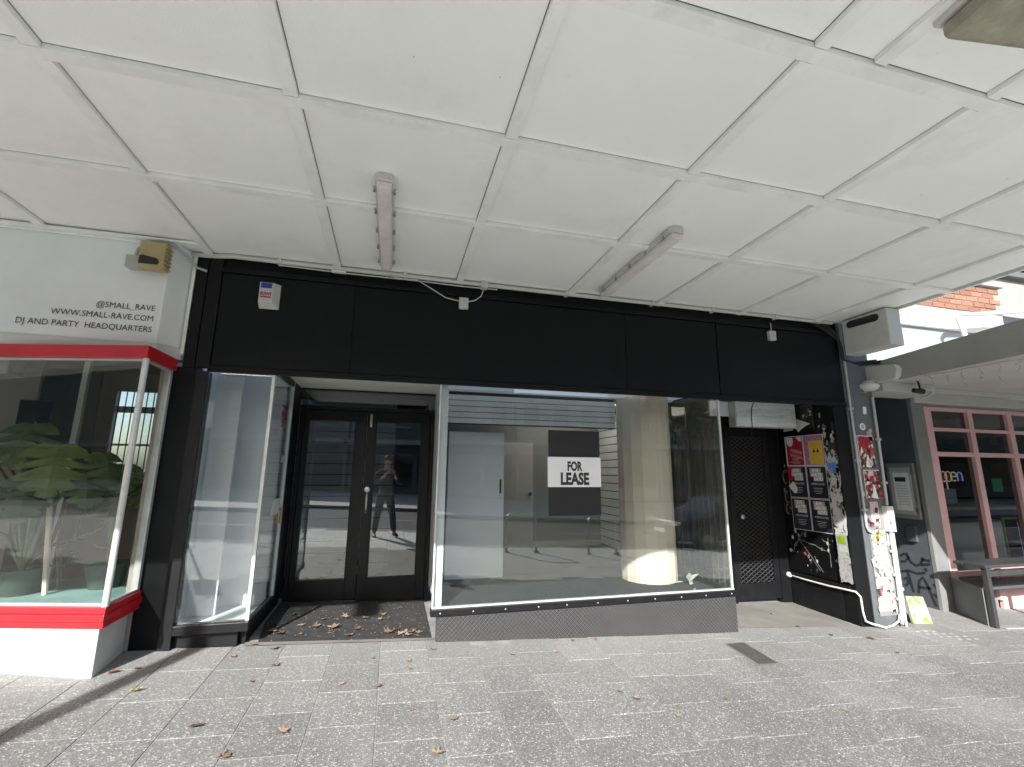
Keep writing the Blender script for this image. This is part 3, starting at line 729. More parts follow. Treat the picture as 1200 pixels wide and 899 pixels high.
for yc in (4.455, 4.405): n0 = len(mb.v); mb.v += [Vector((x,yc+.02,1.85)),Vector((x,yc-.02,1.85)),Vector((x,yc,1.90))]; mb.f.append((n0,n0+1,n0+2))
mb.build('triangle_print', 'print_black', t)
bars(t, 'yellowed_plastic', [(4.43,.13,1.95,.006),(4.43,.15,1.93,.005),(4.43,.15,1.825,.006),(4.43,.08,1.79,.006),(4.43,.13,1.76,.005),(4.43,.12,1.735,.005)], x)
for r, (z0, z1) in enumerate(((1.302,1.684),(.915,1.296))):
    for c, (y0, y1) in enumerate(((4.60,4.865),(4.325,4.592))):
        lab = {(0,0):'upper black EYE HATE GOD poster with a torn white corner', (0,1):'upper black EYE HATE GOD poster under the purple poster', (1,0):'lower black EYE HATE GOD poster nearest the mesh door', (1,1):'lower black EYE HATE GOD poster nearest the torn white paper'}[(r,c)]
        t = poster(y0, y1, z0, z1, lab); x = XW-.0034
        PW('print', 'print_navy', y0+.006, y1-.006, z0+.006, z1-.006, XW-.0024, t, .0006)
        yc = (y0+y1)/2
        mb = MB()
        for (w_, zz, o_) in ((.15,z1-.075,.012),(.17,z1-.125,0),(.13,z1-.175,-.02)): mb.quad((x,yc+o_+w_/2,zz),(x,yc+o_-w_/2,zz),(x,yc+o_-w_/2,zz+.05),(x,yc+o_+w_/2,zz+.05))
        mb.build('title_block', 'print_grey', t)
        for (wd, zz, o_) in (('EYE',z1-.068,.012),('HATE',z1-.118,0),('GOD',z1-.168,-.02)):
            text(wd, .052, (x-.0004, yc+o_, zz), AX, AZ, 'print_white', t, sx=.98, bold=.0018, align='CENTER', th=.0003)
        mb = MB()
        for s_ in range(9): mb.quad((x,yc+.085-s_*.02,z0+.165+.006*math.sin(s_*2.1)),(x,yc+.072-s_*.02,z0+.160),(x,yc+.070-s_*.02,z0+.178+.008*math.sin(s_)),(x,yc+.085-s_*.02,z0+.185))
        mb.build('ornament', 'print_grey', t)
        bars(t, 'print_grey', [(yc,.13,z0+.12,.007),(yc,.10,z0+.10,.006),(yc,.12,z0+.08,.006),(yc,.08,z0+.06,.006)], x)
        if (r, c) == (0, 0):
            mb = MB(); xx = XW-.006; mb.v = [Vector((xx,y,z)) for y, z in ((4.875,1.44),(4.80,1.50),(4.745,1.42),(4.76,1.36),(4.80,1.35))]; mb.f = [(0,1,2,3,4)]; mb.build('torn_corner', 'paper_white', t)
            mb = MB(); mb.v = [Vector((xx,y,z)) for y, z in ((4.862,1.68),(4.80,1.68),(4.815,1.58),(4.79,1.53),(4.862,1.50))]; mb.f = [(0,1,2,3,4)]; mb.build('torn_layer', 'print_red', t)
t = thing('torn_flyer', (XW, 4.6, 2.12), 'peeling old flyer hanging by the light box', 'poster')
mb = MB(); xx = XW-.012
mb.prism([(xx,y,z) for y, z in ((4.86,2.32),(4.80,2.34),(4.46,2.20),(4.55,2.17),(4.64,2.11),(4.70,2.20),(4.72,2.14),(4.86,2.13))], (.003,0,0)).build('curled_sheet', 'paper_white', t)
MB().box(XW-.003, XW, 4.42, 4.82, 2.16, 2.42).build('under_sheet', 'torn_black', t)
fr = MB(); x = XW-.006
for q in ((4.41,4.83,2.42,2.435),(4.41,4.425,2.13,2.42)): fr.box(x-.004, x+.004, q[0], q[1], q[2], q[3])
fr.build('frame', 'dark_steel', t)
t = thing('torn_paper', (4.96, 4.2, .4), 'ragged strip of torn white paste-up layers between posters and grey pillar', 'poster')
random.seed(11)
def ragged(y0, y1, z0, z1, amp, n=9):
    out = [(y0 + (y1-y0)*i/n, z0 + random.uniform(-amp, amp)) for i in range(n+1)]
    out += [(y1 + random.uniform(-amp,amp)*.4, z0 + (z1-z0)*i/n) for i in range(1, n)]
    out += [(y1 + (y0-y1)*i/n, z1 + random.uniform(-amp, amp)) for i in range(n+1)]
    out += [(y0 + random.uniform(-amp,amp)*.4, z1 + (z0-z1)*i/n) for i in range(1, n)]
    return out
B(4.935, 4.9515, 4.132, 4.3045, .42, 2.40).build('backing_board', 'black_paint', t)
for i, (y0, y1, z0, z1, mt, amp) in enumerate(((4.14,4.295,1.55,1.98,'torn_black',.03),(4.17,4.30,1.60,1.82,'torn_white',.05),(4.145,4.29,1.05,1.62,'torn_white',.05),(4.15,4.295,.90,1.12,'torn_white',.03),(4.145,4.29,.42,.68,'white_print',.01))):
    x = 4.934-.0012*i; MB().prism([(x,y,z) for y, z in ragged(y0,y1,z0,z1,amp)], (-.001,0,0)).build('torn_layer', mt, t)
x = 4.934-.008; MB().prism([(x,y,z) for y, z in ((4.28,1.72),(4.17,1.73),(4.165,1.61),(4.275,1.60))], (-.001,0,0)).build('blue_print', 'print_blue', t)
MB().prism([(x,y,z) for y, z in ((4.285,.92),(4.155,.93),(4.15,.68),(4.28,.67))], (-.001,0,0)).build('green_print', 'green_print', t)
MB().prism([(x-.002,y,z) for y, z in ((4.265,.91),(4.175,.915),(4.17,.83),(4.262,.825))], (-.001,0,0)).build('green_print', 'acid_green', t)
MB().prism([(x-.002,y,z) for y, z in ((4.262,.81),(4.172,.815),(4.17,.745),(4.262,.74))], (-.001,0,0)).build('dark_print', 'print_grey', t)
# chalky scrawl and spider-crack scratches on the black panel
t = thing('scratched_graffiti', (XW, 4.7, .5), 'pale scratched graffiti on the black panel below the posters', 'graffiti')
mb = MB(); random.seed(5); x = 4.9515
for (a, b) in (((4.82,.80),(4.55,.48)),((4.82,.80),(4.45,.72)),((4.82,.80),(4.92,.62)),((4.62,.62),(4.52,.46)),((4.42,.86),(4.40,.55)),((4.75,.88),(4.9,.70)),((4.48,.83),(4.40,.78))):
    pts = [(x, a[0]+(b[0]-a[0])*i/5+random.uniform(-.008,.008), a[1]+(b[1]-a[1])*i/5+random.uniform(-.01,.01)) for i in range(6)]
    MB().ribbon(pts, .010, (-1,0,0), .0006).build('scratch', 'scratch_grey', t)
for (yc, zc, r_) in ((4.92,1.55,.07),(4.92,1.30,.06),(4.93,1.15,.05)):
    MB().ribbon([(x, yc+r_*.5*math.cos(q*.7), zc+r_*math.sin(q*.7)*1.2) for q in range(-3, 4)], .02, (-1,0,0), .0006).build('scratch', 'scratch_grey', t)

# ---------------------------------------------------------------- grey pillar with paste-ups
pil = thing('poster_pillar', (5.34, 4.3, -.1), 'narrow grey painted pillar plastered with stickers between the two shops', 'pillar')
B(5.14, 5.56, YF, 4.62, -.25, 3.56).build('shaft', 'pillar_grey', pil, bev=.006)
B(5.21, 5.505, 4.116, YF-.001, .08, 1.22).build('plate', 'pilaster_grey', pil, bev=.004)
def FP(name, mat, x0, x1, z0, z1, y, parent=None, th=.0015, tilt=0):
    xc, zc = (x0+x1)/2, (z0+z1)/2
    pts = []
    for a, b in ((x0,z0),(x1,z0),(x1,z1),(x0,z1)):
        dx, dz = a-xc, b-zc; pts.append((xc+dx*math.cos(tilt)-dz*math.sin(tilt), y, zc+dx*math.sin(tilt)+dz*math.cos(tilt)))
    return MB().prism(pts, (0,-th,0)).build(name, mat, parent)
g = 'stickers on the grey pillar'
for (x0, x1, z0, z1, lab, seed) in ((5.222,5.455,1.665,2.04,'upper red white and black flyer on the grey pillar',1),(5.25,5.49,1.32,1.645,'lower red and black flyer on the grey pillar',2)):
    t = thing('flyer', ((x0+x1)/2, 4.12, z0), lab, 'poster', g)
    FP('sheet', 'red_print', x0, x1, z0, z1, 4.1235, t)
    mb = MB(); random.seed(seed)
    mb.prism([(x0+.02,4.1215,z1-.13),(x0+.05,4.1215,z1-.02),(x1-.06,4.1215,z1-.015),(x1-.03,4.1215,z1-.09),(x1-.10,4.1215,z1-.14)], (0,-.0006,0)); mb.build('red_shape', 'badge_red', t)
    mb = MB(); xc = (x0+x1)/2
    mb.prism([(xc-.03,4.1215,z0+.01),(xc+.05,4.1215,z0+.01),(xc+.02,4.1215,z0+.14),(xc,4.1215,z0+.15)], (0,-.0006,0)); mb.prism([(x0+.02,4.1215,z0+.16),(x0+.07,4.1215,z0+.18),(x0+.05,4.1215,z0+.25)], (0,-.0006,0)); mb.build('white_shape', 'paper_white', t)
    fr = MB()
    for q in ((x0,x1,z1-.008,z1),(x0,x0+.006,z0,z1-.008)): fr.box(q[0], q[1], 4.1205, 4.1218, q[2], q[3])
    fr.build('white_border', 'paper_white', t)
t = thing('round_sticker', (5.335, 4.12, 2.14), 'small round white sticker high on the grey pillar', 'sticker', g)
MB().lathe((5.335,4.1245,2.145), [(.042,0),(.042,-.0015)], 20, 'y').build('disc', 'paper_white', t); MB().lathe((5.335,4.1225,2.145), [(.028,0),(.028,-.0006)], 18, 'y').build('printed_ring', 'print_grey', t)
tag(FP('torn_sticker', 'white_print', 5.40, 5.46, 1.98, 2.10, 4.1235, th=.0015, tilt=.5), 'curled white sticker scrap beside the round sticker', 'sticker', g)
tag(FP('faded_flyer', 'pinkish_grey', 5.27, 5.39, 1.03, 1.29, 4.1155), 'faded pinkish flyer halfway up the grey pillar', 'poster', g)
tag(FP('white_flyer', 'white_print', 5.205, 5.45, .13, .66, 4.1155), 'large white paste-up with an arrow at the foot of the pillar', 'poster', g)
t = thing('green_flyer', (5.32, 4.115, .62), 'lime green and white flyer below the meter box on the pillar', 'poster', g)
FP('sheet', 'white_print', 5.225, 5.435, .60, .98, 4.1138, t); FP('green_print', 'acid_green', 5.255, 5.40, .83, .945, 4.1118, t); FP('dark_print', 'print_grey', 5.255, 5.40, .735, .82, 4.1118, t); FP('green_print', 'green_print', 5.255, 5.40, .645, .725, 4.1118, t)
mb = MB(); y = 4.1135   # arrow on the white paste-up
mb.prism([(5.25,y,.235),(5.34,y,.235),(5.34,y,.205),(5.40,y,.255),(5.34,y,.305),(5.34,y,.275),(5.25,y,.275)], (0,-.0006,0)); o = mb.build('arrow_print', 'print_grey', bpy.data.objects['white_flyer'])
o2 = MB().box(5.235, 5.42, y-.0006, y, .165, .18).build('small_print', 'print_grey', bpy.data.objects['white_flyer'])
t = thing('meter_box', (5.50, 4.1, .96), 'small white weathered meter box on the grey pillar', 'box')
B(5.445, 5.545, 4.06, YF-.001, .96, 1.24).build('casing', 'pvc_white', t, bev=.006); FP('label_sticker', 'white_print', 5.455, 5.535, .98, 1.12, 4.0595, t)
random.seed(42)
smats = ['white_print','red_print','torn_white','pinkish_grey','print_grey','green_print','print_navy','torn_black','paper_white','print_blue']
for k in range(46):
    low = k > 9
    zz = random.uniform(.12, 1.2) if low else random.uniform(1.25, 2.6); xx = random.uniform(5.20, 5.47); w_, h_ = random.uniform(.025,.075), random.uniform(.03,.09)
    y_ = 4.1118-.0004*(k % 5) if zz < 1.21 else 4.1222-.0003*(k % 5)
    yb_ = y_ - (.0022 if .58 < zz < 1.0 else .0012)
    if random.random() < .5: FP('sticker', random.choice(smats[:6] if low else smats), xx-w_/2, xx+w_/2, zz-h_/2, zz+h_/2, yb_, pil, .0004, random.uniform(-.3,.3))
    else:
        n_ = 9; MB().prism([(xx+w_*.6*random.uniform(.5,1)*math.cos(6.283*i/n_), yb_, zz+h_*.6*random.uniform(.5,1)*math.sin(6.283*i/n_)) for i in range(n_)], (0,-.0004,0)).build('torn_scrap', random.choice(smats[:6]), pil)
for k in range(30):
    n_ = 8; yy = random.uniform(4.31,4.95) if k % 3 else random.uniform(4.31,4.42); zz = random.uniform(.45,.90) if k % 3 else random.uniform(1.0,2.3); q_ = random.uniform(.008,.03); x_ = 4.9515-.0003
    if 4.32 < yy < 4.87 and .90 < zz < 2.08: yy = random.uniform(4.88,4.96)
    MB().prism([(x_, yy+q_*random.uniform(.4,1)*math.cos(6.283*i/n_), zz+1.6*q_*random.uniform(.4,1)*math.sin(6.283*i/n_)) for i in range(n_)], (-.0005,0,0)).build('paper_scrap', random.choice(['torn_white','scratch_grey','torn_white','red_print']), shop)
for k in range(26):
    n_ = 9; yy = random.uniform(4.145,4.295); zz = random.uniform(.95,2.2); q_ = random.uniform(.012,.04); x_ = 4.9225-.0004*(k % 6)
    MB().prism([(x_, yy+q_*random.uniform(.3,.8)*math.cos(6.283*i/n_), zz+1.8*q_*random.uniform(.4,1)*math.sin(6.283*i/n_)) for i in range(n_)], (-.0003,0,0)).build('torn_scrap', random.choice(['torn_white','torn_black','print_grey','white_print','red_print','black_paint']), bpy.data.objects['torn_paper'])
# conduits on and around the pillar
def pipe(name, pts, r, mat, label, clips=(), cat='pipe'):
    t = thing(name, pts[-1], label, cat)
    MB().tube(pts, r, 10).build('pipe', mat, t, smooth=True)
    for c in clips: B(c[0]-r*1.9, c[0]+r*1.9, c[1]-r*1.25, c[1]+r*1.1, c[2]-.014, c[2]+.014).build('clip', mat, t, bev=.003)
    return t
pipe('conduit_pipe', [(5.168,4.105,3.38),(5.168,4.105,2.2),(5.168,4.105,1.02),(5.18,4.100,.98),(5.24,4.100,.945)], .014, 'pvc_grey', 'grey conduit down the left edge of the grey pillar', [(5.168,4.105,z) for z in (1.2,1.75,2.35)])
pipe('conduit_pipe', [(5.512,4.095,2.50),(5.508,4.095,1.75),(5.50,4.095,1.25)], .015, 'pvc_grey', 'grey conduit down the right edge of the grey pillar to the meter box', [(5.508,4.095,z) for z in (1.5,2.0)])
pipe('conduit_pipe', [(5.485,4.09,.955),(5.485,4.09,.5),(5.475,4.09,.04),(5.45,4.08,.0)], .017, 'pvc_white', 'white conduit from the meter box down to the pavement', [(5.485,4.09,z) for z in (.25,.5,.75)])
pipe('conduit_pipe', [(5.535,4.10,.955),(5.535,4.10,.5),(5.535,4.10,-.06)], .012, 'pvc_white', 'thin white conduit on the pillar corner beside the board', [(5.535,4.10,.35)])
pipe('hose_pipe', [(4.93,4.985,.345),(4.925,4.75,.335),(4.92,4.45,.335),(4.915,4.24,.345),(4.93,4.13,.345),(4.955,4.105,.30),(4.955,4.10,.15),(4.975,4.10,.06),(5.03,4.08,.035),(5.10,4.06,.018),(5.17,4.05,-.005),(5.30,4.07,.0),(5.42,4.09,.03),(5.45,4.09,.10)], .0105, 'pvc_white', 'white flexible pipe along the recess base round to the pillar foot', cat='pipe')
MB().lathe((4.925,4.985,.345), [(.02,-.03),(.034,-.01),(.034,.02),(.015,.03)], 12, 'y').build('pipe_end', 'pvc_white', bpy.data.objects['hose_pipe'], smooth=True)
t = thing('painted_board', (5.86, 4.17, -.1), 'small graffitied green board leaning beside the pillar foot', 'board')
o = MB().hexa([(5.73,4.16,gz(5.73,4.16)+.002),(6.0,4.15,gz(6.0,4.15)+.002),(6.0,4.18,gz(6,4.15)+.002),(5.73,4.19,gz(5.73,4.16)+.002),(5.74,4.21,.235),(5.995,4.21,.215),(5.995,4.24,.215),(5.74,4.24,.235)]).build('panel', 'green_print', t, bev=.003)
mb = MB(); random.seed(9)
for i in range(7):
    xx = 5.78+.03*i; z = random.uniform(-.05,.1); f = lambda zz: 4.155+.05*(zz+.1)/.33
    mb.ribbon([(xx,f(z)-.002,z),(xx+.03,f(z+.05)-.002,z+.05),(xx-.01,f(z+.08)-.002,z+.08)], .012, (0,-1,0), .001)
mb.build('spray_mark', 'print_grey', t)

# ---------------------------------------------------------------- fittings under the canopy
def fluoro(x, y0, y1, label):
    t = thing('fluorescent_lamp', (x, (y0+y1)/2, CZ), label, 'lamp', 'fluorescent battens on the ceiling')
    w = .058
    def plan(w, e, z): return [(x-w,y0+e,z),(x-w+.02,y0,z),(x+w-.02,y0,z),(x+w,y0+e,z),(x+w,y1-e,z),(x+w-.02,y1,z),(x-w+.02,y1,z),(x-w,y1-e,z)]
    MB().prism(plan(w, .03, CZ-.048), (0,0,.046)).build('housing', 'lamp_body', t, bev=.004)
    mb = MB(); prof = [(-.047,-.049),(-.044,-.078),(-.03,-.094),(.03,-.094),(.044,-.078),(.047,-.049)]
    ya, yb = y0+.02, y1-.02
    a = [(x+p, ya, CZ+q) for p, q in prof]; mb.prism(a, (0, yb-ya, 0)); mb.build('diffuser', 'lamp_diffuser', t, bev=.006)
    for k in range(5):
        yy = y0+.12+k*(y1-y0-.24)/4
        for s_ in (-1, 1): B(x+s_*.0635-.006, x+s_*.0635+.006, yy-.012, yy+.012, CZ-.062, CZ-.03).build('clip', 'steel', t)
    return t
fluoro(-.145, 2.62, 3.90, 'grimy fluorescent batten lamp over the double doors')
fluoro(1.965, 2.68, 3.95, 'grimy fluorescent batten lamp over the display window')
t = thing('bulkhead_lamp', (2.26, .86, CZ), 'dirty brown bulkhead lamp at the canopy edge', 'lamp')
q = R(-8); ax, ay = (math.cos(q), math.sin(q), 0), (-math.sin(q), math.cos(q), 0)
MB().fbox((2.22,.90,CZ), ax, ay, -.24, .24, -.11, .11, -.05, -.002).build('housing', 'lamp_body', t, bev=.006)
MB().fbox((2.22,.90,CZ), ax, ay, -.225, .225, -.098, .098, -.12, -.051).build('lens', 'stain_plastic', t, bev=.02)
MB().tube([(1.93,.93,CZ-.012),(1.985,.92,CZ-.012)], .012, 8).build('cable_gland', 'rubber', t)
# long white conduit along the top of the fascia
t = thing('ceiling_conduit', (1.8, 4.1, 3.35), 'white conduit run along the ceiling edge over the black fascia', 'pipe')
pts = [(-1.78,4.13,3.37),(-1.55,4.11,3.372),(-1.42,4.085,3.378),(-1.25,4.08,3.374),(.2,4.08,3.372),(1.4,4.08,3.37),(3.0,4.08,3.374),(5.02,4.085,3.378)]
MB().tube(pts, .0205, 10).build('pipe', 'pvc_white', t, smooth=True)
for x in (-1.05,.02,.75,1.62,2.6,3.35,4.2,4.8): B(x-.016, x+.016, 4.053, 4.118, 3.348, 3.399).build('saddle', 'pvc_white', t, bev=.003)
B(.735, .80, 4.045, 4.117, 3.33, 3.399).build('inspection_tee', 'pvc_white', t, bev=.006)
MB().tube([(-1.05,4.085,3.345),(-.5,4.09,3.338),(.1,4.09,3.341),(.55,4.09,3.335),(.9,4.09,3.34)], .006, 6).build('loose_cable', 'pvc_white', t, smooth=True)
B(-.62, -.5, 4.06, 4.105, 3.335, 3.347).build('cable_cover', 'trim_white', t)
t = thing('corner_cable', (5.1, 4.1, 3.1), 'black cables drooping in the corner by the white ceiling box', 'cable')
for k in range(4): MB().tube([(4.70+.06*k,4.085,3.345-.02*k),(4.95,4.075,3.33-.03*k),(5.06+.012*k,4.07,3.24-.03*k),(5.07+.015*k,4.07,3.08),(5.11+.012*k,4.08,2.93),(5.25+.03*k,4.06,2.90-.01*k),(5.5+.1*k,3.98,2.93)], .009, 6).build('strand', 'rubber', t, smooth=True)
def jbox(x, z, label, wires=None):
    t = thing('junction_box', (x, YF, z), label, 'box', 'junction boxes on the fascia')
    B(x-.044, x+.044, 4.078, YF-.001, z-.055, z+.055).build('casing', 'pvc_white', t, bev=.006)
    MB().lathe((x, 4.078, z+.02), [(.008,0),(.008,-.003)], 10, 'y').build('screw', 'steel', t)
    for w in wires or []: MB().tube(w, .005, 6).build('wire', 'pvc_white', t, smooth=True)
jbox(.575, 3.166, 'small white junction box hung on wires under the conduit above the display window', [[(-.15,4.03,3.31),(-.14,4.06,3.35),(.0,4.07,3.335),(.12,4.07,3.345),(.25,4.075,3.28),(.4,4.08,3.20),(.53,4.085,3.18)],[(.62,4.085,3.185),(.68,4.08,3.20),(.74,4.08,3.25),(.765,4.08,3.33)]])
jbox(4.14, 3.148, 'small white junction box high on the right fascia panel', [[(4.14,4.10,3.205),(4.14,4.10,3.30)]])
# alarm box
t = thing('alarm_box', (-1.10, YF, 2.94), 'white alarm siren box with a blue strobe on the black fascia', 'alarm')
x0, x1, xr = -1.178, -1.07, -1.025
MB().hexa([(x0,4.055,2.945),(xr,4.10,2.945),(xr,4.124,2.945),(x0,4.124,2.945),(x0,4.055,3.172),(xr,4.10,3.172),(xr,4.124,3.172),(x0,4.124,3.172)]).v
mb = MB(); mb.hexa([(x0,4.06,2.985),(x1,4.06,2.985),(xr,4.123,2.945),(x0-.004,4.123,2.945),(x0,4.06,3.165),(x1,4.06,3.165),(xr,4.123,3.172),(x0-.004,4.123,3.172)])
mb.build('casing', 'pvc_white', t, bev=.004)
B(x0+.012, x1-.012, 4.052, 4.0595, 3.112, 3.158).build('strobe', 'badge_blue', t, bev=.003)
text('KIWI', .042, (x0+.010, 4.0592, 3.048), XP, ZP, 'badge_red', t, sx=.95, bold=.002, th=.0006)
MB().box(x0+.012, x1-.012, 4.0586, 4.0594, 3.028, 3.040).build('small_print', 'badge_red', t)
# ceiling unit in the corner
t = thing('ceiling_unit', (5.2, 3.77, 2.97), 'white metal box with a dark slot hung under the canopy corner', 'box')
B(5.105, 5.30, 3.515, 4.03, 2.968, 3.384).build('casing', 'pvc_white', t, bev=.012)
pts = []
for k in range(9): q = math.pi/2 + math.pi*k/8; pts.append((5.1045, 3.93+.0-.045*math.cos(q)*-1*-1, 3.318+.045*math.sin(q)))
sl = [(5.1045, 3.97-.04+.04*math.cos(q), 3.318+.042*math.sin(q)) for q in [math.pi/2-math.pi*k/8 for k in range(9)]] + [(5.1045, 3.60+.04+.04*math.cos(q), 3.308+.042*math.sin(q)) for q in [-math.pi/2-math.pi*k/8 for k in range(9)]]
MB().prism(sl, (-.004,0,0)).build('slot', 'dark_glass', t)

# ---------------------------------------------------------------- neighbouring party shop on the left
party = thing('party_shop', (-2.6, 4.0, .3), 'white corner shop with red trimmed angled display window full of plants', 'shop')
C0 = Vector((-1.725, 3.682, 0)); D = Vector((.968, -.2504, 0)); NB = Vector((-.2504, -.968, 0)); BL = 4.2
def bay(name, mat, u0, u1, v0, v1, z0, z1, bev=0): return MB().fbox(C0, D, NB, u0, u1, v0, v1, z0, z1).build(name, mat, party, bev=bev)
def ret(name, mat, v0, v1, y0, y1, z0, z1, bev=0): return B(-1.728-v1, -1.728-v0, y0, y1, z0, z1).build(name, mat, party, bev=bev)
# plinth is slightly battered with a hand-plastered edge
MB().hexa([C0+D*-BL+NB*-.12+Vector((0,0,-.1)), C0+D*-.06+NB*-.0+Vector((0,0,-.1)), Vector((-1.80,4.12,-.1)), C0+D*-BL+NB*-.3+Vector((0,0,-.1)),
           C0+D*-BL+NB*-.0+Vector((0,0,.588)), C0+Vector((0,0,.588)), Vector((-1.765,4.12,.588)), C0+D*-BL+NB*-.3+Vector((0,0,.588))])
pts_b = [C0+D*-BL+NB*.0, C0+D*-.02+NB*.0, Vector((-1.785,4.12,0)), C0+D*-BL+NB*-.5]
MB().hexa([p+Vector((0,0,-.1)) for p in pts_b]+[p+Vector((0,0,.588)) for p in pts_b]).build('plinth', 'plinth_white', party, bev=.012)
def band(name, z0, z1, out):
    a = [C0+D*-BL+NB*out, C0+D*(out*.6)+NB*out, Vector((-1.735+out,4.118,0)), Vector((-1.80,4.118,0)), C0+D*-.07+NB*-.05, C0+D*-BL+NB*-.05]
    MB().prism([p+Vector((0,0,z0)) for p in a], (0,0,z1-z0)).build(name, 'red_paint', party, bev=.004)
band('red_sill', .590, .628, .012); band('red_sill', .629, .672, .022); band('red_sill', .673, .715, .012); band('red_head', 2.362, 2.452, .02)
bay('window_pane', 'bay_glass', -BL, -.028, -.026, -.018, .716, 2.361)
ret('window_pane', 'bay_glass', .020, .028, 3.715, 4.085, .716, 2.361)
MB().lathe((C0.x-.014,C0.y+.016,0), [(.0205,.716),(.0205,2.361)], 10).build('corner_post', 'aluminium', party, smooth=True)
B(-1.785, -1.74, 4.085, 4.122, .716, 2.361).build('corner_post', 'aluminium', party, bev=.003)
bay('window_frame', 'aluminium', -BL, -.03, -.035, -.012, .7165, .732); bay('window_frame', 'aluminium', -BL, -.03, -.035, -.012, 2.345, 2.3605)
ret('window_frame', 'aluminium', .012, .035, 3.72, 4.084, 2.345, 2.3605); ret('window_frame', 'aluminium', .012, .035, 3.72, 4.084, .7165, .732)
# sign box above
sb = [(-7.9,3.99),(-1.812,3.972),(-1.702,4.195),(-1.702,4.24),(-7.9,4.24)]
MB().prism([(x,y,2.545) for x, y in sb], (0,0,.855-.004)).build('sign_box', 'sign_white', party, bev=.004)
mo = [(-7.9,3.965),(-1.800,3.948),(-1.682,4.19),(-1.682,4.24),(-7.9,4.24)]
MB().prism([(x,y,2.455) for x, y in mo], (0,0,.088)).build('moulding', 'plinth_white', party, bev=.006)
MB().prism([(-1.835,3.969,2.56),(-1.816,3.969,2.56),(-1.816,3.969,3.38),(-1.835,3.969,3.38)], (0,-.003,0)).build('corner_strip', 'trim_white', party)
B(-7.9, -1.75, 3.945, 3.968, 3.352, 3.384).build('cornice', 'trim_white', party, bev=.004)
B(-7.9, -1.62, 3.90, 3.944, 3.366, 3.3855).build('cornice', 'trim_white', party, bev=.004)
B(-1.716, -1.69, 4.12, 4.2, 2.50, 3.36).build('edge_strip', 'trim_white', party, bev=.003)
for wd, zz in (('@SMALL_RAVE', 2.822), ('WWW.SMALL-RAVE.COM', 2.738), ('DJ AND PARTY  HEADQUARTERS', 2.650)):
    text(wd, .064, (-1.862, 3.9695, zz-.022), XP, ZP, 'text_dark', party, sx=.90, align='RIGHT', th=.001, spacing=1.0)
# its interior
def PI(name, mat, x0, x1, y0, y1, z0, z1, bev=0): return B(x0,x1,y0,y1,z0,z1).build(name, mat, party, bev=bev)
PI('interior_wall', 'beige_wall', -1.83, -1.765, 4.13, 7.7, .2, 2.95)
PI('interior_wall', 'beige_wall', -8, -7.9, 4.3, 7.7, .2, 2.95)
PI('interior_ceiling', 'beige_wall', -8, -1.76, 4.245, 7.8, 2.95, 3.0)
PI('interior_floor', 'timber', -8, -1.84, 4.6, 7.7, .2, .33)
pf = [C0+D*-BL+NB*-.04, C0+D*-.04+NB*-.04, Vector((-1.80,4.12,0)), Vector((-1.84,4.75,0)), Vector((-6,5.3,0))]
MB().prism([p+Vector((0,0,.62)) for p in pf], (0,0,.06)).build('display_floor', 'teal_mat', party)
PI('display_riser', 'beige_wall', -6, -1.84, 4.76, 4.80, .33, .60)
# back wall with a barred window
PI('back_wall', 'beige_wall', -8, -3.86, 7.6, 7.7, .2, 2.95); PI('back_wall', 'beige_wall', -3.27, -1.84, 7.6, 7.7, .2, 2.95)
PI('back_wall', 'beige_wall', -3.86, -3.27, 7.6, 7.7, .2, 1.5); PI('back_wall', 'beige_wall', -3.86, -3.27, 7.6, 7.7, 2.68, 2.95)
bw = PI('back_window', 'trim_white', -3.86, -3.27, 7.62, 7.66, 2.37, 2.46)
B(-3.86, -3.27, 7.63, 7.65, 1.90, 1.93).build('glazing_bar', 'trim_white', bw); B(-3.86,-3.27,7.63,7.65,1.50,1.54).build('glazing_bar', 'trim_white', bw)
B(-3.86, -3.27, 7.645, 7.65, 1.541, 2.679).build('pane', 'plain_glass', bw)
for k in range(7): MB().tube([(-3.82+k*.085,7.60,1.52),(-3.82+k*.085,7.60,2.67)], .008, 6).build('bar', 'dark_steel', bw)
PI('partition', 'trim_white', -3.66, -3.60, 6.45, 6.5, .33, 2.95)
PI('picture', 'dark_glass', -4.22, -3.92, 6.47, 6.5, 2.08, 2.36, .004)
PI('air_conditioner', 'pvc_white', -5.4, -4.08, 6.0, 6.25, 2.58, 2.85, .02)
PI('partition', 'beige_wall', -6.2, -4.1, 6.52, 6.56, .33, 2.95)
# yellowed sensor light and small grey box on the sign box
t = thing('sensor_light', (-1.88, 3.9, 3.1), 'yellowed floodlight box with dark lens on the white sign box', 'light')
B(-1.975, -1.80, 3.845, 3.944, 3.105, 3.325).build('casing', 'yellowed_plastic', t, bev=.012)
MB().prism([(-1.965,3.8445,3.135),(-1.84,3.8445,3.135),(-1.83,3.8445,3.155),(-1.845,3.8445,3.185),(-1.95,3.8445,3.205),(-1.965,3.8445,3.195)], (0,-.004,0)).build('lens', 'dark_glass', t)
for k in range(6): B(-1.7995, -1.788, 3.85, 3.94, 3.12+k*.033, 3.128+k*.033).build('fin', 'yellowed_plastic', t)
t = thing('sensor_box', (-2.03, 3.9, 3.1), 'small grey wiring box beside the yellowed floodlight', 'box')
B(-2.078, -1.985, 3.89, 3.966, 3.115, 3.215).build('casing', 'grey_plastic', t, bev=.006)
MB().tube([(-2.03,3.925,3.215),(-2.02,3.92,3.28),(-1.96,3.91,3.335),(-1.86,3.90,3.355),(-1.78,3.93,3.345),(-1.72,4.02,3.30),(-1.68,4.10,3.25),(-1.60,4.10,3.225)], .011, 8).build('conduit', 'pvc_grey', t, smooth=True)

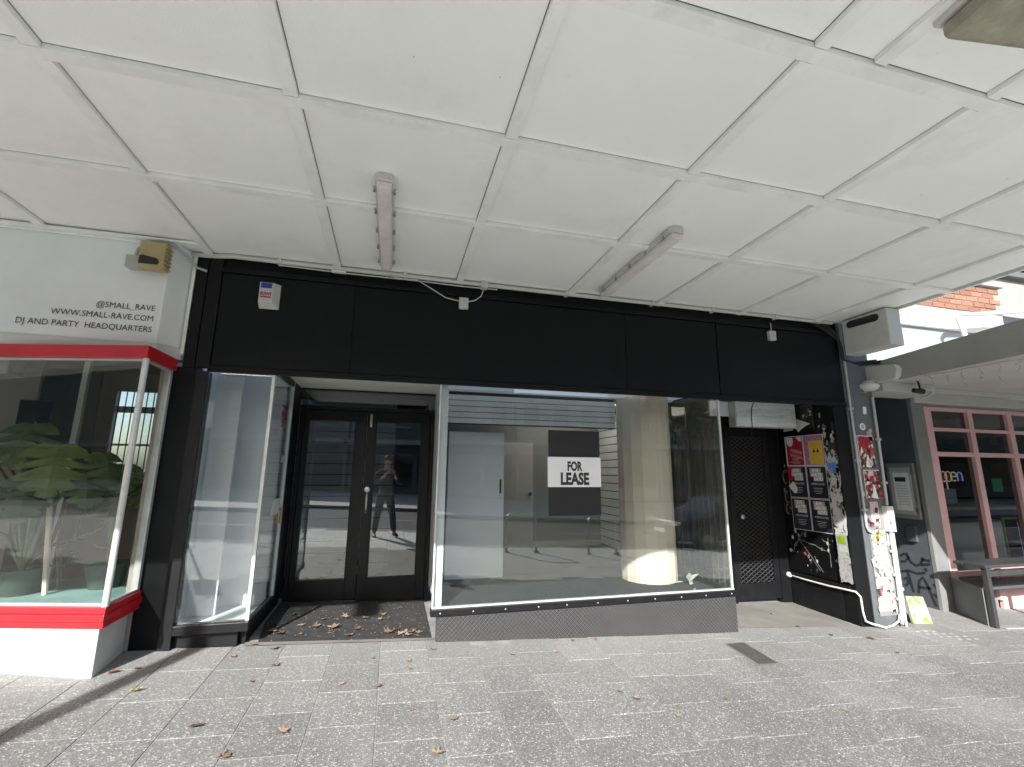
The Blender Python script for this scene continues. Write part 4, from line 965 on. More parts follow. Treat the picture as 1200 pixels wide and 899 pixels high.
# ---------------------------------------------------------------- plants in the party shop window
def monstera_leaf_mesh():
    mb = MB(); n = 13; L = 1.0
    top = []
    # half outline with deep notches between fingers
    half = [(0,.06),(.18,.0),(.36,.10),(.46,.26),(.13,.33),(.48,.40),(.49,.49),(.12,.48),(.45,.60),(.42,.68),(.10,.62),(.35,.79),(.28,.87),(.08,.78),(.14,.95),(0,1.0)]
    P3 = lambda x, y: Vector((x, y, -.28*y*y + .10*y - .55*abs(x)**1.6*.6))
    for sgn in (1, -1):
        mid = [P3(0, .06 + .94*i/(len(half)-1)) for i in range(len(half))]
        out = [P3(sgn*x, y) for x, y in half]
        for i in range(len(half)-1):
            k = len(mb.v); mb.v += [mid[i], out[i], out[i+1], mid[i+1]]; mb.f.append((k,k+1,k+2,k+3))
    me = mb.mesh('leaf'); me.materials.append(M['monstera']); return me
leaf_me = monstera_leaf_mesh()
def plant(loc, leaves, label, name='monstera_plant'):
    t = thing(name, loc, label, 'plant', 'monstera plants in the left window')
    L = Vector(loc)
    MB().lathe(loc, [(.10,0),(.14,.16),(.15,.18),(.13,.18),(.12,.15)], 16).build('pot', 'soil_pot', t, smooth=True)
    for (dx, dy, dz, sc, rz, rx) in leaves:
        tip = Vector((dx, dy, dz))
        MB().tube([L+Vector((0,0,.15)), L+Vector((dx*.25,dy*.25,dz*.55+.05)), L+tip], [.013,.011,.008], 6).build('stem', 'stem_green', t, smooth=True)
        o = bpy.data.objects.new('leaf', leaf_me); COL.objects.link(o); o.parent = t; o.location = tip; o.scale = (sc,sc,sc); o.rotation_euler = (R(rx), 0, R(rz))
plant((-2.60,4.35,.68), [(-.34,-.12,1.12,.40,165,-62),(.16,-.16,1.10,.44,205,-55),(-.08,-.05,1.26,.40,185,-50),(-.52,-.05,.92,.36,150,-65),(.34,-.12,.92,.32,225,-60),(-.22,-.18,.84,.36,170,-70),(-.62,.02,.66,.32,140,-60),(.05,-.20,.86,.34,195,-72),(-.44,.06,1.24,.32,150,-40),(.42,-.10,1.04,.30,240,-55),(-.1,.12,1.05,.34,20,-20)], 'large monstera plant with broad dark leaves in the party shop window')
plant((-2.12,4.45,.68), [(.06,-.10,.95,.25,200,-60),(-.07,-.10,.86,.24,160,-65),(.14,-.04,.80,.22,230,-60),(-.14,.0,.74,.22,140,-60),(.02,-.12,.72,.22,185,-70)], 'smaller monstera plant near the corner post of the party shop window')
t = thing('bamboo_stake', (-2.45, 4.3, .68), 'pale wooden stake standing among the window plants', 'stake')
MB().tube([(-2.40,4.28,.68),(-2.50,4.30,1.45)], .018, 8).build('rod', 'cream', t)
t = thing('dried_branch', (-2.2, 4.4, .68), 'tangled dry branch lying behind the left window', 'branch')
random.seed(21)
for k in range(6):
    p = Vector((-2.45+random.uniform(-.1,.1), 4.42, 1.0+random.uniform(-.1,.05))); pts = [p]
    dvec = Vector((random.uniform(-.2,.5), random.uniform(-.1,.1), random.uniform(-.1,.35)))
    for j in range(4): p = p + dvec*.45 + Vector((random.uniform(-.06,.06),0,random.uniform(-.06,.06))); pts.append(p)
    MB().tube(pts, [.014,.012,.010,.008,.005], 5).build('twig', 'bark', t, smooth=True)
MB().tube([(-2.40,4.42,.68),(-2.44,4.42,1.0)], .02, 6).build('twig', 'bark', t)

# ---------------------------------------------------------------- cafe on the right
cafe = thing('pink_cafe', (7.9, 4.6, -.1), 'cafe with pink timber window frames and grey side walls', 'shop')
YC = 4.6
def PC(name, mat, x0, x1, y0, y1, z0, z1, bev=0, parent=cafe): return B(x0,x1,y0,y1,z0,z1).build(name, mat, parent, bev=bev)
PC('side_wall', 'wall_grey', 6.80, 6.86, 4.605, 5.6, -.3, 2.69)
PC('alcove_wall', 'wall_grey', 5.30, 6.80, 5.25, 5.35, -.3, 2.69)
PC('pilaster', 'pilaster_grey', 6.795, 7.025, 4.555, 4.604, -.3, 2.69, .004)
PC('header', 'canopy_soffit', 6.86, 14, 4.606, 4.7, 2.525, 2.69)
PC('header_trim', 'canopy_soffit', 6.80, 14, 4.50, 4.554, 2.56, 2.69, .006)
# timber frame
posts = [(7.027,7.165),(7.86,7.955),(8.66,8.76),(9.46,9.56),(10.3,10.4)]
for a, b in posts: PC('mullion', 'pink_paint', a, b, YC-.035, YC+.06, .27 if a < 7.5 else -.02, 2.524, .004)
for i in range(len(posts)-1):
    a, b = posts[i][1]+.0005, posts[i+1][0]-.0005
    for z0, z1 in ((2.47,2.524),(2.19,2.235),(1.845,1.905)): PC('transom', 'pink_paint', a, b, YC-.03, YC+.055, z0, z1, .004)
    if i: PC('transom', 'pink_paint', a, b, YC-.03, YC+.055, .40, .46, .004); PC('kick_panel', 'pink_paint', a, b, YC, YC+.04, -.3, .40); PC('kick_rail', 'pink_paint', a, b, YC-.03, YC-.001, .05, .12, .003)
    else: PC('transom', 'pink_paint', a, b, YC-.03, YC+.055, .30, .36, .004); PC('kick_panel', 'pilaster_grey', a, b, YC, YC+.04, -.3, .30)
    for z0, z1 in ((2.236,2.469),(1.906,2.189),(.46 if i else .361,1.844)): PC('window_pane', 'cafe_glass', a, b, YC+.01, YC+.018, z0, z1)
PC('interior_wall', 'wall_grey', 6.87, 14, 9.5, 9.6, -.3, 2.9); PC('interior_wall', 'wall_grey', 13.9, 14, 4.71, 9.5, -.3, 2.9); PC('interior_wall', 'wall_grey', 6.861, 6.92, 5.61, 9.5, -.3, 2.9)
PC('interior_floor', 'timber', 6.87, 14, 4.66, 9.5, -.3, -.08); PC('interior_ceiling', 'wall_grey', 6.86, 14, 4.705, 9.6, 2.9, 2.95)
PC('counter', 'panel_white', 8.0, 11.5, 6.2, 6.8, -.08, .75, .01); PC('counter_top', 'grass_yellow', 7.6, 11.5, 6.05, 6.9, .98, 1.04, .005); PC('cabinet', 'steel', 7.8, 10.2, 6.3, 6.8, 1.05, 1.35, .02)
t = thing('open_sign', (7.42, 4.63, 1.45), 'glowing neon open sign inside the pink cafe window', 'neon sign')
def arc(xc, zc, r, a0, a1, n=12): return [(xc+r*math.cos(R(a0+(a1-a0)*i/n)), 4.64, zc+r*1.1*math.sin(R(a0+(a1-a0)*i/n))) for i in range(n+1)]
MB().tube(arc(7.31,1.575,.062,0,360), .008, 6, False).build('letter_tube', 'neon_warm', t, smooth=True)
MB().tube(arc(7.405,1.575,.062,180,-180), .008, 6, False).tube([(7.355,4.64,1.62),(7.36,4.64,1.40)], .008, 6).build('letter_tube', 'neon_warm', t, smooth=True)
MB().tube([(7.455,4.64,1.575)]+arc(7.505,1.575,.055,0,300), .008, 6).build('letter_tube', 'neon_yellow', t, smooth=True)
MB().tube([(7.575,4.64,1.515),(7.575,4.64,1.59)]+arc(7.62,1.585,.045,180,0,8)+[(7.665,4.64,1.515)], .008, 6).build('letter_tube', 'neon_blue', t, smooth=True)
B(7.27, 7.68, 4.655, 4.66, 1.50, 1.66).build('backing', 'dark_glass', t)
tag(B(8.20, 8.40, 4.622, 4.624, 1.37, 1.55).build('green_notice', 'note_green'), 'bright green paper notice in the cafe window', 'notice')
t = thing('menu_board', (8.45, 4.66, .47), 'pale framed menu board standing inside the cafe window', 'board')
B(8.30, 8.33, 4.64, 4.66, .47, 1.02).build('frame', 'grass_yellow', t); B(8.331, 8.60, 4.64, 4.66, .99, 1.02).build('frame', 'grass_yellow', t); B(8.331, 8.60, 4.65, 4.66, .47, .99).build('board', 'dark_glass', t)
# menu case on the side wall
t = thing('menu_case', (6.78, 4.8, 1.0), 'grey framed notice case on the dark wall beside the cafe', 'notice case')
B(6.765, 6.799, 4.63, 4.98, 1.01, 1.75).build('case', 'pilaster_grey', t, bev=.006); B(6.760, 6.7645, 4.67, 4.94, 1.07, 1.69).build('back_panel', 'grey_plastic', t)
B(6.757, 6.7595, 4.70, 4.90, 1.12, 1.62).build('page', 'paper_white', t); B(6.7555, 6.7568, 4.74, 4.88, 1.50, 1.56).build('print', 'print_black', t)
bars(t, 'print_grey', [(4.80,.15,1.44-.035*k,.008) for k in range(8)], 6.7562)
B(6.75, 6.7595, 4.642, 4.66, 1.10, 1.16).build('hinge', 'steel', t); B(6.75, 6.7595, 4.642, 4.66, 1.6, 1.66).build('hinge', 'steel', t)
B(6.76, 6.799, 4.72, 4.84, .72, .92).build('switch_box', 'wall_grey', t, bev=.004)
t = thing('spray_graffiti', (6.795, 4.75, .2), 'black sprayed graffiti tag low on the dark side wall', 'graffiti')
mb = MB(); x = 6.799; nn = (-1,0,0)
for pts in ([(4.99,.50),(4.93,.54),(4.88,.50),(4.93,.44),(4.99,.43)],[(4.90,.56),(4.86,.44),(4.80,.41),(4.74,.44),(4.70,.53)],[(4.72,.50),(4.62,.50)],[(4.74,.43),(4.63,.46)],[(5.0,.30),(4.90,.33),(4.80,.31),(4.70,.34)],[(4.92,.32),(4.90,.20),(4.88,.06)],[(4.82,.06),(4.79,.22),(4.74,.28),(4.70,.20),(4.66,.05),(4.63,-.05)],[(4.80,.14),(4.66,.16)],[(4.70,.40),(4.68,.36)],[(4.63,.22),(4.60,.19)],[(4.64,.10),(4.60,.06)],[(4.98,.20),(4.94,.24),(4.93,.16),(4.98,.12)]):
    mb.ribbon([(x-.001,y,z) for y, z in pts], .032, nn, .0006)
mb.build('tag_stroke', 'print_black', t)
# low wall and bench outside the cafe
t = thing('low_wall', (6.95, 4.3, -.1), 'low dark grey wall panel below the pink window frame', 'wall')
MB().hexa([(6.62,4.24,-.2),(6.67,4.02,-.2),(6.72,4.03,-.2),(6.69,4.45,-.2),(6.62,4.24,.36),(6.67,4.02,.34),(6.72,4.03,.34),(6.69,4.45,.36)]).v
o = MB().hexa([(6.98,4.545,-.2),(6.66,4.03,-.2),(6.70,4.02,-.2),(7.03,4.54,-.2),(6.98,4.545,.31),(6.66,4.03,.31),(6.70,4.02,.31),(7.03,4.54,.31)]).build('side_panel', 'pilaster_grey', t, bev=.004)
B(7.12, 8.5, 4.30, 4.56, .20, .26).build('seat_slab', 'wall_grey', t, bev=.004)
t = thing('street_bench', (7.4, 3.98, -.1), 'dark grey timber table bench standing outside the pink cafe', 'bench')
def leg(x, y): MB().box(x, x+.055, y, y+.055, gz(x,y)-.01, .545).build('leg', 'dark_steel', t, bev=.004)
for x in (6.66, 9.2):
    leg(x, 3.955)
leg(7.9, 4.2)
for k in range(3): B(6.63, 9.28, 3.945+k*.108, 4.045+k*.108, .546, .580).build('board', 'dark_steel', t, bev=.004)
B(6.715, 9.2, 3.97, 4.0, .45, .51).build('rail', 'dark_steel', t)
t = thing('paving_strip', (8.2, 4.0, -.15), 'thin pale metal threshold strip on the paving by the cafe', 'strip')
MB().prism([(6.78,3.93,gz(6.78,3.93)+.002),(9.5,3.75,gz(9.5,3.75)+.002),(9.5,3.78,gz(9.5,3.78)+.002),(6.78,3.955,gz(6.78,3.95)+.002)], (0,0,.008)).build('strip', 'aluminium', t)

# neighbouring canopy on the right
nc = thing('cafe_canopy', (9, 2.8, 2.7), 'lower grey canopy over the cafe pavement', 'canopy')
MB().hexa([(5.62,1.2,2.705),(14,1.2,2.705),(14,4.50,2.695),(5.62,4.50,2.695),(5.62,1.2,2.86),(14,1.2,2.86),(14,4.50,2.86),(5.62,4.50,2.86)]).build('soffit', 'canopy_soffit', nc)
MB().hexa([(5.585,1.2,2.735),(5.619,1.2,2.735),(5.619,4.45,2.655),(5.585,4.45,2.655),(5.585,1.2,3.13),(5.619,1.2,3.13),(5.619,4.45,2.90),(5.585,4.45,2.90)]).build('end_board', 'canopy_side', nc, bev=.003)
B(5.62, 14, 1.16, 1.199, 2.62, 3.1).build('edge_board', 'canopy_side', nc)
B(6.0, 14, 4.20, 4.30, 2.64, 2.694).build('soffit_beam', 'canopy_soffit', nc, bev=.004)
B(5.64, 6.5, 4.05, 4.45, 2.58, 2.694).build('soffit_beam', 'canopy_soffit', nc, bev=.004)
t = thing('wall_unit', (5.55, 4.05, 2.66), 'rounded off-white box mounted on the end of the cafe canopy', 'box')
MB().prism([(5.50,4.33,2.665),(5.50,3.83,2.665),(5.50,3.79,2.70),(5.50,3.77,2.78),(5.50,3.79,2.835),(5.50,4.33,2.905)], (.0845,0,0)).build('casing', 'canopy_soffit', t, bev=.008)
t = thing('dome_light', (5.50, 4.12, 2.58), 'round white dome light under the cafe canopy end', 'light')
MB().lathe((5.48,4.10,2.645), [(.03,.02),(.10,.015),(.115,-.01),(.10,-.045),(.06,-.07),(.01,-.075)], 18).build('dome', 'pvc_white', t, smooth=True); MB().lathe((5.48,4.10,2.66), [(.075,-.01),(.075,.03)], 14).build('base', 'pvc_grey', t)
t = thing('security_camera', (6.1, 3.9, 2.6), 'small black security camera under the cafe canopy', 'camera')
MB().tube([(5.93,3.92,2.575),(6.05,3.90,2.565)], [.028,.032], 12).build('body', 'rubber', t, smooth=True); MB().tube([(6.02,3.91,2.58),(6.05,3.93,2.64),(6.05,3.94,2.70)], .010, 6).build('bracket', 'rubber', t)
MB().tube([(6.05,3.92,2.60),(6.25,3.95,2.62),(6.36,4.0,2.60),(6.36,4.05,2.55),(6.30,4.1,2.53)], .012, 8).build('cable', 'grey_plastic', t, smooth=True)
t = thing('icicle_lights', (5.76, 3.2, 2.6), 'string of thin icicle lights hanging from the cafe canopy edge', 'string lights')
random.seed(31); pts = []
for k in range(24): y = 3.68-k*.085; pts.append((5.76, y, 2.690+.006*math.sin(k*1.7)))
MB().tube(pts, .0035, 5).build('main_wire', 'grey_plastic', t)
for k in range(13):
    y = 3.62-k*.15; ln = random.choice((.10,.16,.22,.14)); p = [Vector((5.76, y, 2.69))]
    for j in range(5): p.append(Vector((5.76+random.uniform(-.01,.01), y+random.uniform(-.018,.018), 2.69-ln*(j+1)/5)))
    mb = MB().tube(p, .003, 5)
    for q in p[1:]: mb.tube([q, q+Vector((0,random.uniform(-.02,.02),-.012))], .0045, 4)
    mb.build('hanging_strand', 'grey_plastic', t)

# ---------------------------------------------------------------- building above the cafe canopy
bb = thing('brick_building', (7.5, 4.4, 2.9), 'sunlit brick parapet over a white rendered wall above the cafe', 'building')
YB = 4.40
B(5.56, 8.69, YB, 6.5, 2.7, 3.60).build('wall', 'bluish_white', bb)
B(5.56, 8.70, YB-.06, YB-.001, 3.60, 3.69).build('ledge', 'plinth_white', bb, bev=.01)
B(5.56, 8.69, YB+.003, 6.5, 3.601, 3.93).build('wall', 'bluish_white', bb)
B(5.56, 8.69, YB+.006, 6.5, 3.931, 4.36).build('mortar_bed', 'mortar', bb)
B(5.50, 8.75, YB-.05, 6.5, 4.361, 4.42).build('parapet_cap', 'canopy_side', bb, bev=.006)
br = MB().box(-.112,.112,0,.05,-.033,.033); br_me = br.mesh('brick'); br_me.materials.append(M['brick_red'])
random.seed(4)
for r in range(5):
    for c in range(14):
        x = 8.69-.112 - c*.236 - (.118 if r % 2 else 0)
        if x < 5.7: continue
        o = bpy.data.objects.new('brick', br_me); COL.objects.link(o); o.parent = bb
        o.location = Vector((x, YB-.004+random.uniform(-.003,.003), 3.973+r*.081)) - ORG[bb.name]
t = thing('far_building', (11.5, 4.6, 2.9), 'pale weathered building with a dark grille beyond the brick parapet', 'building')
B(8.80, 16, 4.7, 9, 2.5, 9).build('wall', 'render_c', t); B(8.78, 16, 4.6, 4.699, 4.75, 4.85).build('cornice', 'render_d', t, bev=.01)
for k in range(5): B(8.85, 8.95, 4.62, 4.699, 3.60+k*.14, 3.71+k*.14).build('quoin', 'dark_steel', t)
B(9.0, 9.9, 4.62, 4.699, 3.55, 4.05).build('window', 'dark_steel', t)
B(9.15, 12.0, 4.60, 4.699, 4.90, 4.96).build('grille_rail', 'dark_steel', t); B(9.15, 12.0, 4.60, 4.699, 5.18, 5.24).build('grille_rail', 'dark_steel', t)
for k in range(18): B(9.2+k*.15, 9.28+k*.15, 4.62, 4.699, 4.965, 5.175).build('grille_bar', 'dark_steel', t)
t = thing('roof_rail', (8, 4.1, 3.5), 'white pipe rail on the roof of the cafe canopy', 'rail')
MB().tube([(7.30,4.1,2.86),(7.28,4.1,3.45),(7.22,4.1,3.66),(7.28,4.1,3.72),(7.6,4.1,3.75),(9.6,4.1,4.05)], .03, 8).build('pipe', 'pvc_white', t, smooth=True)

# ---------------------------------------------------------------- drain cover, litter
t = thing('drain_cover', (3.09, 3.62, .07), 'dark rectangular inspection cover set in the paving', 'drain cover')
pts = [(2.995,3.83),(3.215,3.845),(3.165,3.40),(2.955,3.39)]
mb = MB(); mb.v = [Vector((x,y,gz(x,y)+.003)) for x, y in pts]; mb.f = [(0,1,2,3)]; mb.build('plate', 'cover_iron', t)
fr = MB()
for i in range(4):
    a, b = Vector((*pts[i],0)), Vector((*pts[(i+1)%4],0)); fr.ribbon([(a.x,a.y,gz(a.x,a.y)+.004),(b.x,b.y,gz(b.x,b.y)+.004)], .016, (0,0,1), .001)
fr.build('rim', 'concrete', t)
t = thing('paper_scrap', (3.12, 4.5, .43), 'crumpled white paper scraps inside the display window corner', 'litter')
MB().prism([(3.10,4.50,.50),(3.12,4.47,.55),(3.17,4.49,.52),(3.23,4.46,.54),(3.21,4.50,.49),(3.17,4.50,.47),(3.20,4.52,.425),(3.14,4.5,.425),(3.14,4.51,.46)], (0,.006,0)).build('sheet', 'grey_plastic', t)
MB().prism([(3.00,4.26,.422),(3.03,4.25,.45),(3.04,4.27,.43)], (.01,.02,.004)).build('sheet', 'grey_plastic', t); MB().prism([(2.98,4.6,.422),(3.10,4.56,.44),(3.02,4.65,.43)], (.01,.02,.004)).build('sheet', 'grey_plastic', t)
def leaf_mesh(kind):
    mb = MB(); random.seed(kind)
    lob = [(0,-.30),(.10,-.10),(.42,-.22),(.26,.02),(.50,.20),(.20,.22),(.16,.34),(0,.55),(-.15,.33),(-.22,.20),(-.48,.24),(-.27,.03),(-.40,-.18),(-.10,-.10)]
    curl = [.9, .5, 1.3][kind % 3]
    f = lambda x, y: .10 + curl*(.55*x*x + .35*(y-.1)**2) + random.uniform(-.05,.05)
    mb.v = [Vector((0,.05,.05))] + [Vector((x*random.uniform(.85,1.1), y*random.uniform(.85,1.1), max(.01, f(x,y)))) for x, y in lob]
    mb.f = [(0, i+1, (i+1) % len(lob) + 1) for i in range(len(lob))]
    mb.tube([(0,-.28,.08),(.03,-.55,.03)], .012, 4)
    return mb.mesh('leaf')
lm = []
for k in range(5):
    me = leaf_mesh(k); me.materials.append(M['dry_leaf']); lm.append(me)
dk = leaf_mesh(7); dk.materials.append(M['dark_leaf']); yl = leaf_mesh(8); yl.materials.append(M['yellow_leaf'])
random.seed(12)
def drop(x, y, dz, sc, me, label, group):
    o = bpy.data.objects.new('dry_leaf', me); COL.objects.link(o); o.location = (x, y, gz(x, y)+dz); s_ = sc*random.uniform(.55,1.3)
    o.scale = (s_, s_*random.uniform(.7,1), s_); o.rotation_euler = (random.uniform(-.2,.2), random.uniform(-.2,.2), random.uniform(0,6.28)); tag(o, label, 'leaf', group)
mat_leaves = [(-.68,4.53),(-.53,4.68),(-.5,4.19+.06),(-.43,4.33),(-.41,4.45),(-.33,4.73),(-.27,4.27),(-.16,4.7),(-.02,4.64),(.05,4.32),(.1,4.35),(.2,4.34),(.26,4.36),(.21,4.24),(.3,4.28),(-.79,4.83),(-.4,4.67),(-.01,4.78),(-.65,4.33),(-.88,4.41),(-.79,4.34),(.23,4.30),(.16,4.28),(.28,4.22),(-.56,4.5),(-.2,4.42)]
for x, y in mat_leaves: drop(x, y, .010, .098, random.choice(lm), 'dry brown plane leaf lying on the black doorway mat', 'dry leaves in the doorway')
pav_leaves = [(-.78,4.07),(-.95,4.15),(-1.03,3.95),(-.79,3.53),(-.71,3.77),(-.06,3.82),(.2,3.61),(.39,3.94),(.2,3.75),(-.24,3.44),(1.6,4.03),(1.37,3.8),(1.58,3.11),(1.64,3.0),(2.27,2.93),(1.8,2.78),(-.49,2.92),(-.71,2.74),(.31,2.62),(.42,2.92),(3.0,2.68),(1.0,3.78),(1.83,4.04),(4.24,4.59),(2.6,4.03),(-.01,3.37),(.2,3.05)]
for x, y in pav_leaves: drop(x, y, .003, .066, random.choice(lm), 'dry brown plane leaf lying on the grey paving', 'dry leaves on the paving')
for x, y in [(4.54,3.47),(4.67,3.81),(-1.66,3.77),(-1.55,3.8),(-.92,3.04),(4.32,3.93),(4.17,4.19)]: drop(x, y, .003, .07, dk, 'dark shrivelled leaf lying on the grey paving', 'dark leaves on the paving')
drop(-1.41, 3.48, .003, .10, yl, 'yellow leaf lying in the pole shadow on the left paving', None)

# ---------------------------------------------------------------- street behind the camera (seen in the glass)
t = thing('street_pole', (-3.72, -1.5, gz(-3.72,-1.5)), 'tall grey street pole at the kerb that casts the shadow across the pavement', 'pole')
z0 = gz(-3.72,-1.5); MB().lathe((-3.72,-1.5,z0), [(.15,0),(.15,.02),(.08,.05),(.07,.8),(.062,5.2),(.03,5.25)], 16).build('shaft', 'steel', t, smooth=True)
MB().tube([(-3.72,-1.5,z0+5.0),(-3.72,-2.2,z0+5.4),(-3.72,-3.0,z0+5.45)], .03, 8).build('arm', 'steel', t, smooth=True); B(-3.82,-3.62,-3.6,-3.0,z0+5.40,z0+5.50).build('lamp_head', 'steel', t, bev=.02)
t = thing('sign_post', (-3.47, -1.42, gz(-3.47,-1.42)), 'thin parking sign post beside the tall kerb pole', 'post')
MB().tube([(-3.47,-1.42,gz(-3.47,-1.42)),(-3.47,-1.42,2.9)], .022, 8).build('shaft', 'steel', t, smooth=True); B(-3.60,-3.34,-1.45,-1.443,2.35,2.85).build('plate', 'print_white', t)
def hoop(x, y, label):
    z = gz(x, y); w = .62; pts = [(x,y,z-.02)] + [(x, y, z+.62)] + [(x+.12-.12*math.cos(R(a)), y, z+.62+.12*math.sin(R(a))) for a in (30,60,90)] + [(x+w-.12+.12*math.sin(R(a)), y, z+.62+.12*math.cos(R(a))) for a in (0,30,60)] + [(x+w,y,z+.62),(x+w,y,z-.03)]
    t = thing('bike_hoop', (x+w/2, y, z), label, 'bike rack', 'bike hoops at the kerb'); MB().tube(pts, .025, 10).build('tube', 'steel', t, smooth=True)
    for xx in (x, x+w): MB().lathe((xx,y,z-.02), [(.06,0),(.06,.03),(.027,.032)], 12).build('foot_plate', 'steel', t)
hoop(2.28, -.9, 'steel bike hoop mirrored in the display glass under the FOR LEASE board'); hoop(3.98, -.75, 'steel bike hoop mirrored beside the cream column')
# parked car
def car(x, y, label):
    zr = gz(x, y)-.13; t = thing('parked_car', (x, y, zr), label, 'car')
    prof = [(-2.15,.35),(-2.2,.62),(-2.1,.82),(-1.55,.92),(-1.2,.96),(-.55,1.38),(-.1,1.46),(.9,1.44),(1.6,1.08),(2.1,1.0),(2.2,.75),(2.15,.35)]
    mb = MB(); secs = []
    for sy, inset in ((-.88,.10),(-.86,0),(.86,0),(.88,.10)):
        ring = []
        for px, pz in prof:
            tumble = max(0, (pz-.9))*.42
            yy = sy*(1-tumble/.9*.8) if abs(sy) else 0
            ring.append(Vector((x+px*(1-.02*inset*10), y+yy, zr+(pz if inset == 0 else max(.36, pz-.03)))))
        secs.append(ring)
    for ring in secs: mb.v += ring
    n = len(prof)
    for k in range(3):
        for i in range(n): j = (i+1) % n; mb.f.append((k*n+i, k*n+j, (k+1)*n+j, (k+1)*n+i))
    mb.f.append(tuple(range(n-1,-1,-1))); mb.f.append(tuple(range(3*n, 4*n)))
    mb.build('body', 'car_paint', t, smooth=True, bev=.03)
    for sy in (-1, 1):
        f = lambda pz: y + sy*(.862*(1-max(0,pz-.9)*.42/.9*.8)+.006)
        for q in ([(-1.05,1.0),(-.48,1.33),(-.08,1.40),(-.08,1.0)],[(-.02,1.0),(-.02,1.40),(.85,1.38),(1.05,1.25),(1.15,1.02)]):
            m_ = MB(); m_.v = [Vector((x+a, f(b), zr+b)) for a, b in q]; m_.f = [tuple(range(len(q)))]; m_.build('side_window', 'dark_glass', t)
        for wx in (-1.38, 1.35):
            c = (x+wx, y+sy*.80, zr+.315); w_ = MB().lathe(c, [(.20,-.10),(.31,-.10),(.315,-.05),(.315,.05),(.31,.10),(.20,.10)], 20, 'y').build('wheel', 'rubber', t, smooth=True)
            MB().lathe(c, [(.195,-.105),(.21,-.08),(.21,.08),(.195,.105)], 16, 'y').build('rim', 'steel', w_, smooth=True)
        B(x-2.2, x-2.1, y+sy*.62-.14, y+sy*.62+.14, zr+.62, zr+.74).build('headlight', 'plain_glass', t, bev=.02); B(x+2.1, x+2.205, y+sy*.65-.12, y+sy*.65+.12, zr+.75, zr+.92).build('tail_light', 'red_plastic', t, bev=.02)
    MB().quad((x-1.19,y-.66,zr+.985),(x-1.19,y+.66,zr+.985),(x-.58,y+.58,zr+1.385),(x-.58,y-.58,zr+1.385)).build('windscreen', 'dark_glass', t)
    B(x-2.24, x-2.1, y-.80, y+.80, zr+.34, zr+.48).build('bumper', 'rubber', t, bev=.03); B(x-2.215, x-2.19, y-.24, y+.24, zr+.50, zr+.60).build('number_plate', 'print_white', t)
car(9.3, -3.1, 'dark hatchback parked at the kerb, mirrored in the display glass')
# buildings across the way
def block(x0, x1, h, mat, label, floors=2, bays=4):
    yb = -22; t = thing('street_building', ((x0+x1)/2, yb, gz(x0, yb)-.1), label, 'building', 'buildings across the street')
    zb = -.4; B(x0, x1, yb-8, yb, zb, h).build('wall', mat, t); B(x0-.1, x1+.1, yb+.001, yb+.25, h-.5, h-.2).build('cornice', 'render_c', t, bev=.03)
    B(x0, x1, yb+.001, yb+2.6, 3.2, 3.5).build('awning', 'canopy_side', t)
    wdt = (x1-x0)/bays
    for b in range(bays):
        xc = x0+(b+.5)*wdt
        for f in range(floors-1):
            z = 4.6+f*3.0; w_ = B(xc-.55, xc+.55, yb+.002, yb+.03, z, z+1.6).build('window', 'dark_glass', t); B(xc-.65, xc+.65, yb+.002, yb+.12, z-.14, z-.01).build('sill', 'render_c', w_)
        B(xc-wdt*.42, xc+wdt*.42, yb+.002, yb+.03, .5, 2.7).build('shop_window', 'dark_glass', t)
block(-60,-42,13,'render_d','dark three storey block at the far left end of the street',3,6); block(-41.8,-24.2,12,'render_a','brown three storey building mirrored in the party shop glass',3,6); block(-24,-13,9.5,'render_b','red rendered three storey building mirrored far left in the glass',3,5); block(-12.8,-3,7.2,'render_a','beige two storey shop building mirrored behind the photographer',2,4)
block(-2.8,8,8.6,'render_d','grey two storey shop building mirrored in the display window',2,5); block(8.2,19,7.0,'render_c','pale two storey shop building mirrored to the right',2,5); block(32.2,46,12,'render_d','dark office block mirrored in the cafe windows',3,5); block(46.2,70,14,'render_a','brown block closing the right end of the street',4,8); block(19.2,32,10,'render_b','tall red building at the far right of the street',3,6)
# street tree
def tree(x, y, h, label):
    z = gz(x, y)-.05; t = thing('street_tree', (x, y, z), label, 'tree'); random.seed(77)
    mb = MB().tube([(x,y,z),(x+.05,y,z+h*.25),(x-.05,y+.05,z+h*.45),(x,y,z+h*.7)], [.20,.16,.13,.06], 10)
    tips = []
    for k in range(11):
        a = k*2.4; b = z+h*(.36+.04*k); r_ = h*random.uniform(.2,.3); e_ = (x+math.cos(a)*r_, y+math.sin(a)*r_, b+h*.18)
        mb.tube([(x,y,b),(x+math.cos(a)*r_*.5,y+math.sin(a)*r_*.5,b+h*.12),e_], [.06,.04,.015], 6); tips.append(Vector(e_))
    mb.build('trunk', 'bark', t, smooth=True)
    lf = MB()
    for tp in tips + [Vector((x,y,z+h*.8))]:
        for c in range(7):
            cc = tp + Vector((random.gauss(0,.5),random.gauss(0,.5),random.gauss(0,.4)))
            for q in range(42):
                p = cc + Vector((random.gauss(0,.26),random.gauss(0,.26),random.gauss(0,.2))); a = Vector((random.gauss(0,1),random.gauss(0,1),random.gauss(0,1))).normalized(); b = a.orthogonal().normalized()
                s_ = random.uniform(.05,.10); lf.quad(p-a*s_, p+b*s_*.6, p+a*s_, p-b*s_*.6)
    lf.build('crown', 'tree_leaf', t)
tree(13.5, -10.5, 7.5, 'leafy plane tree across the road mirrored in the glass')

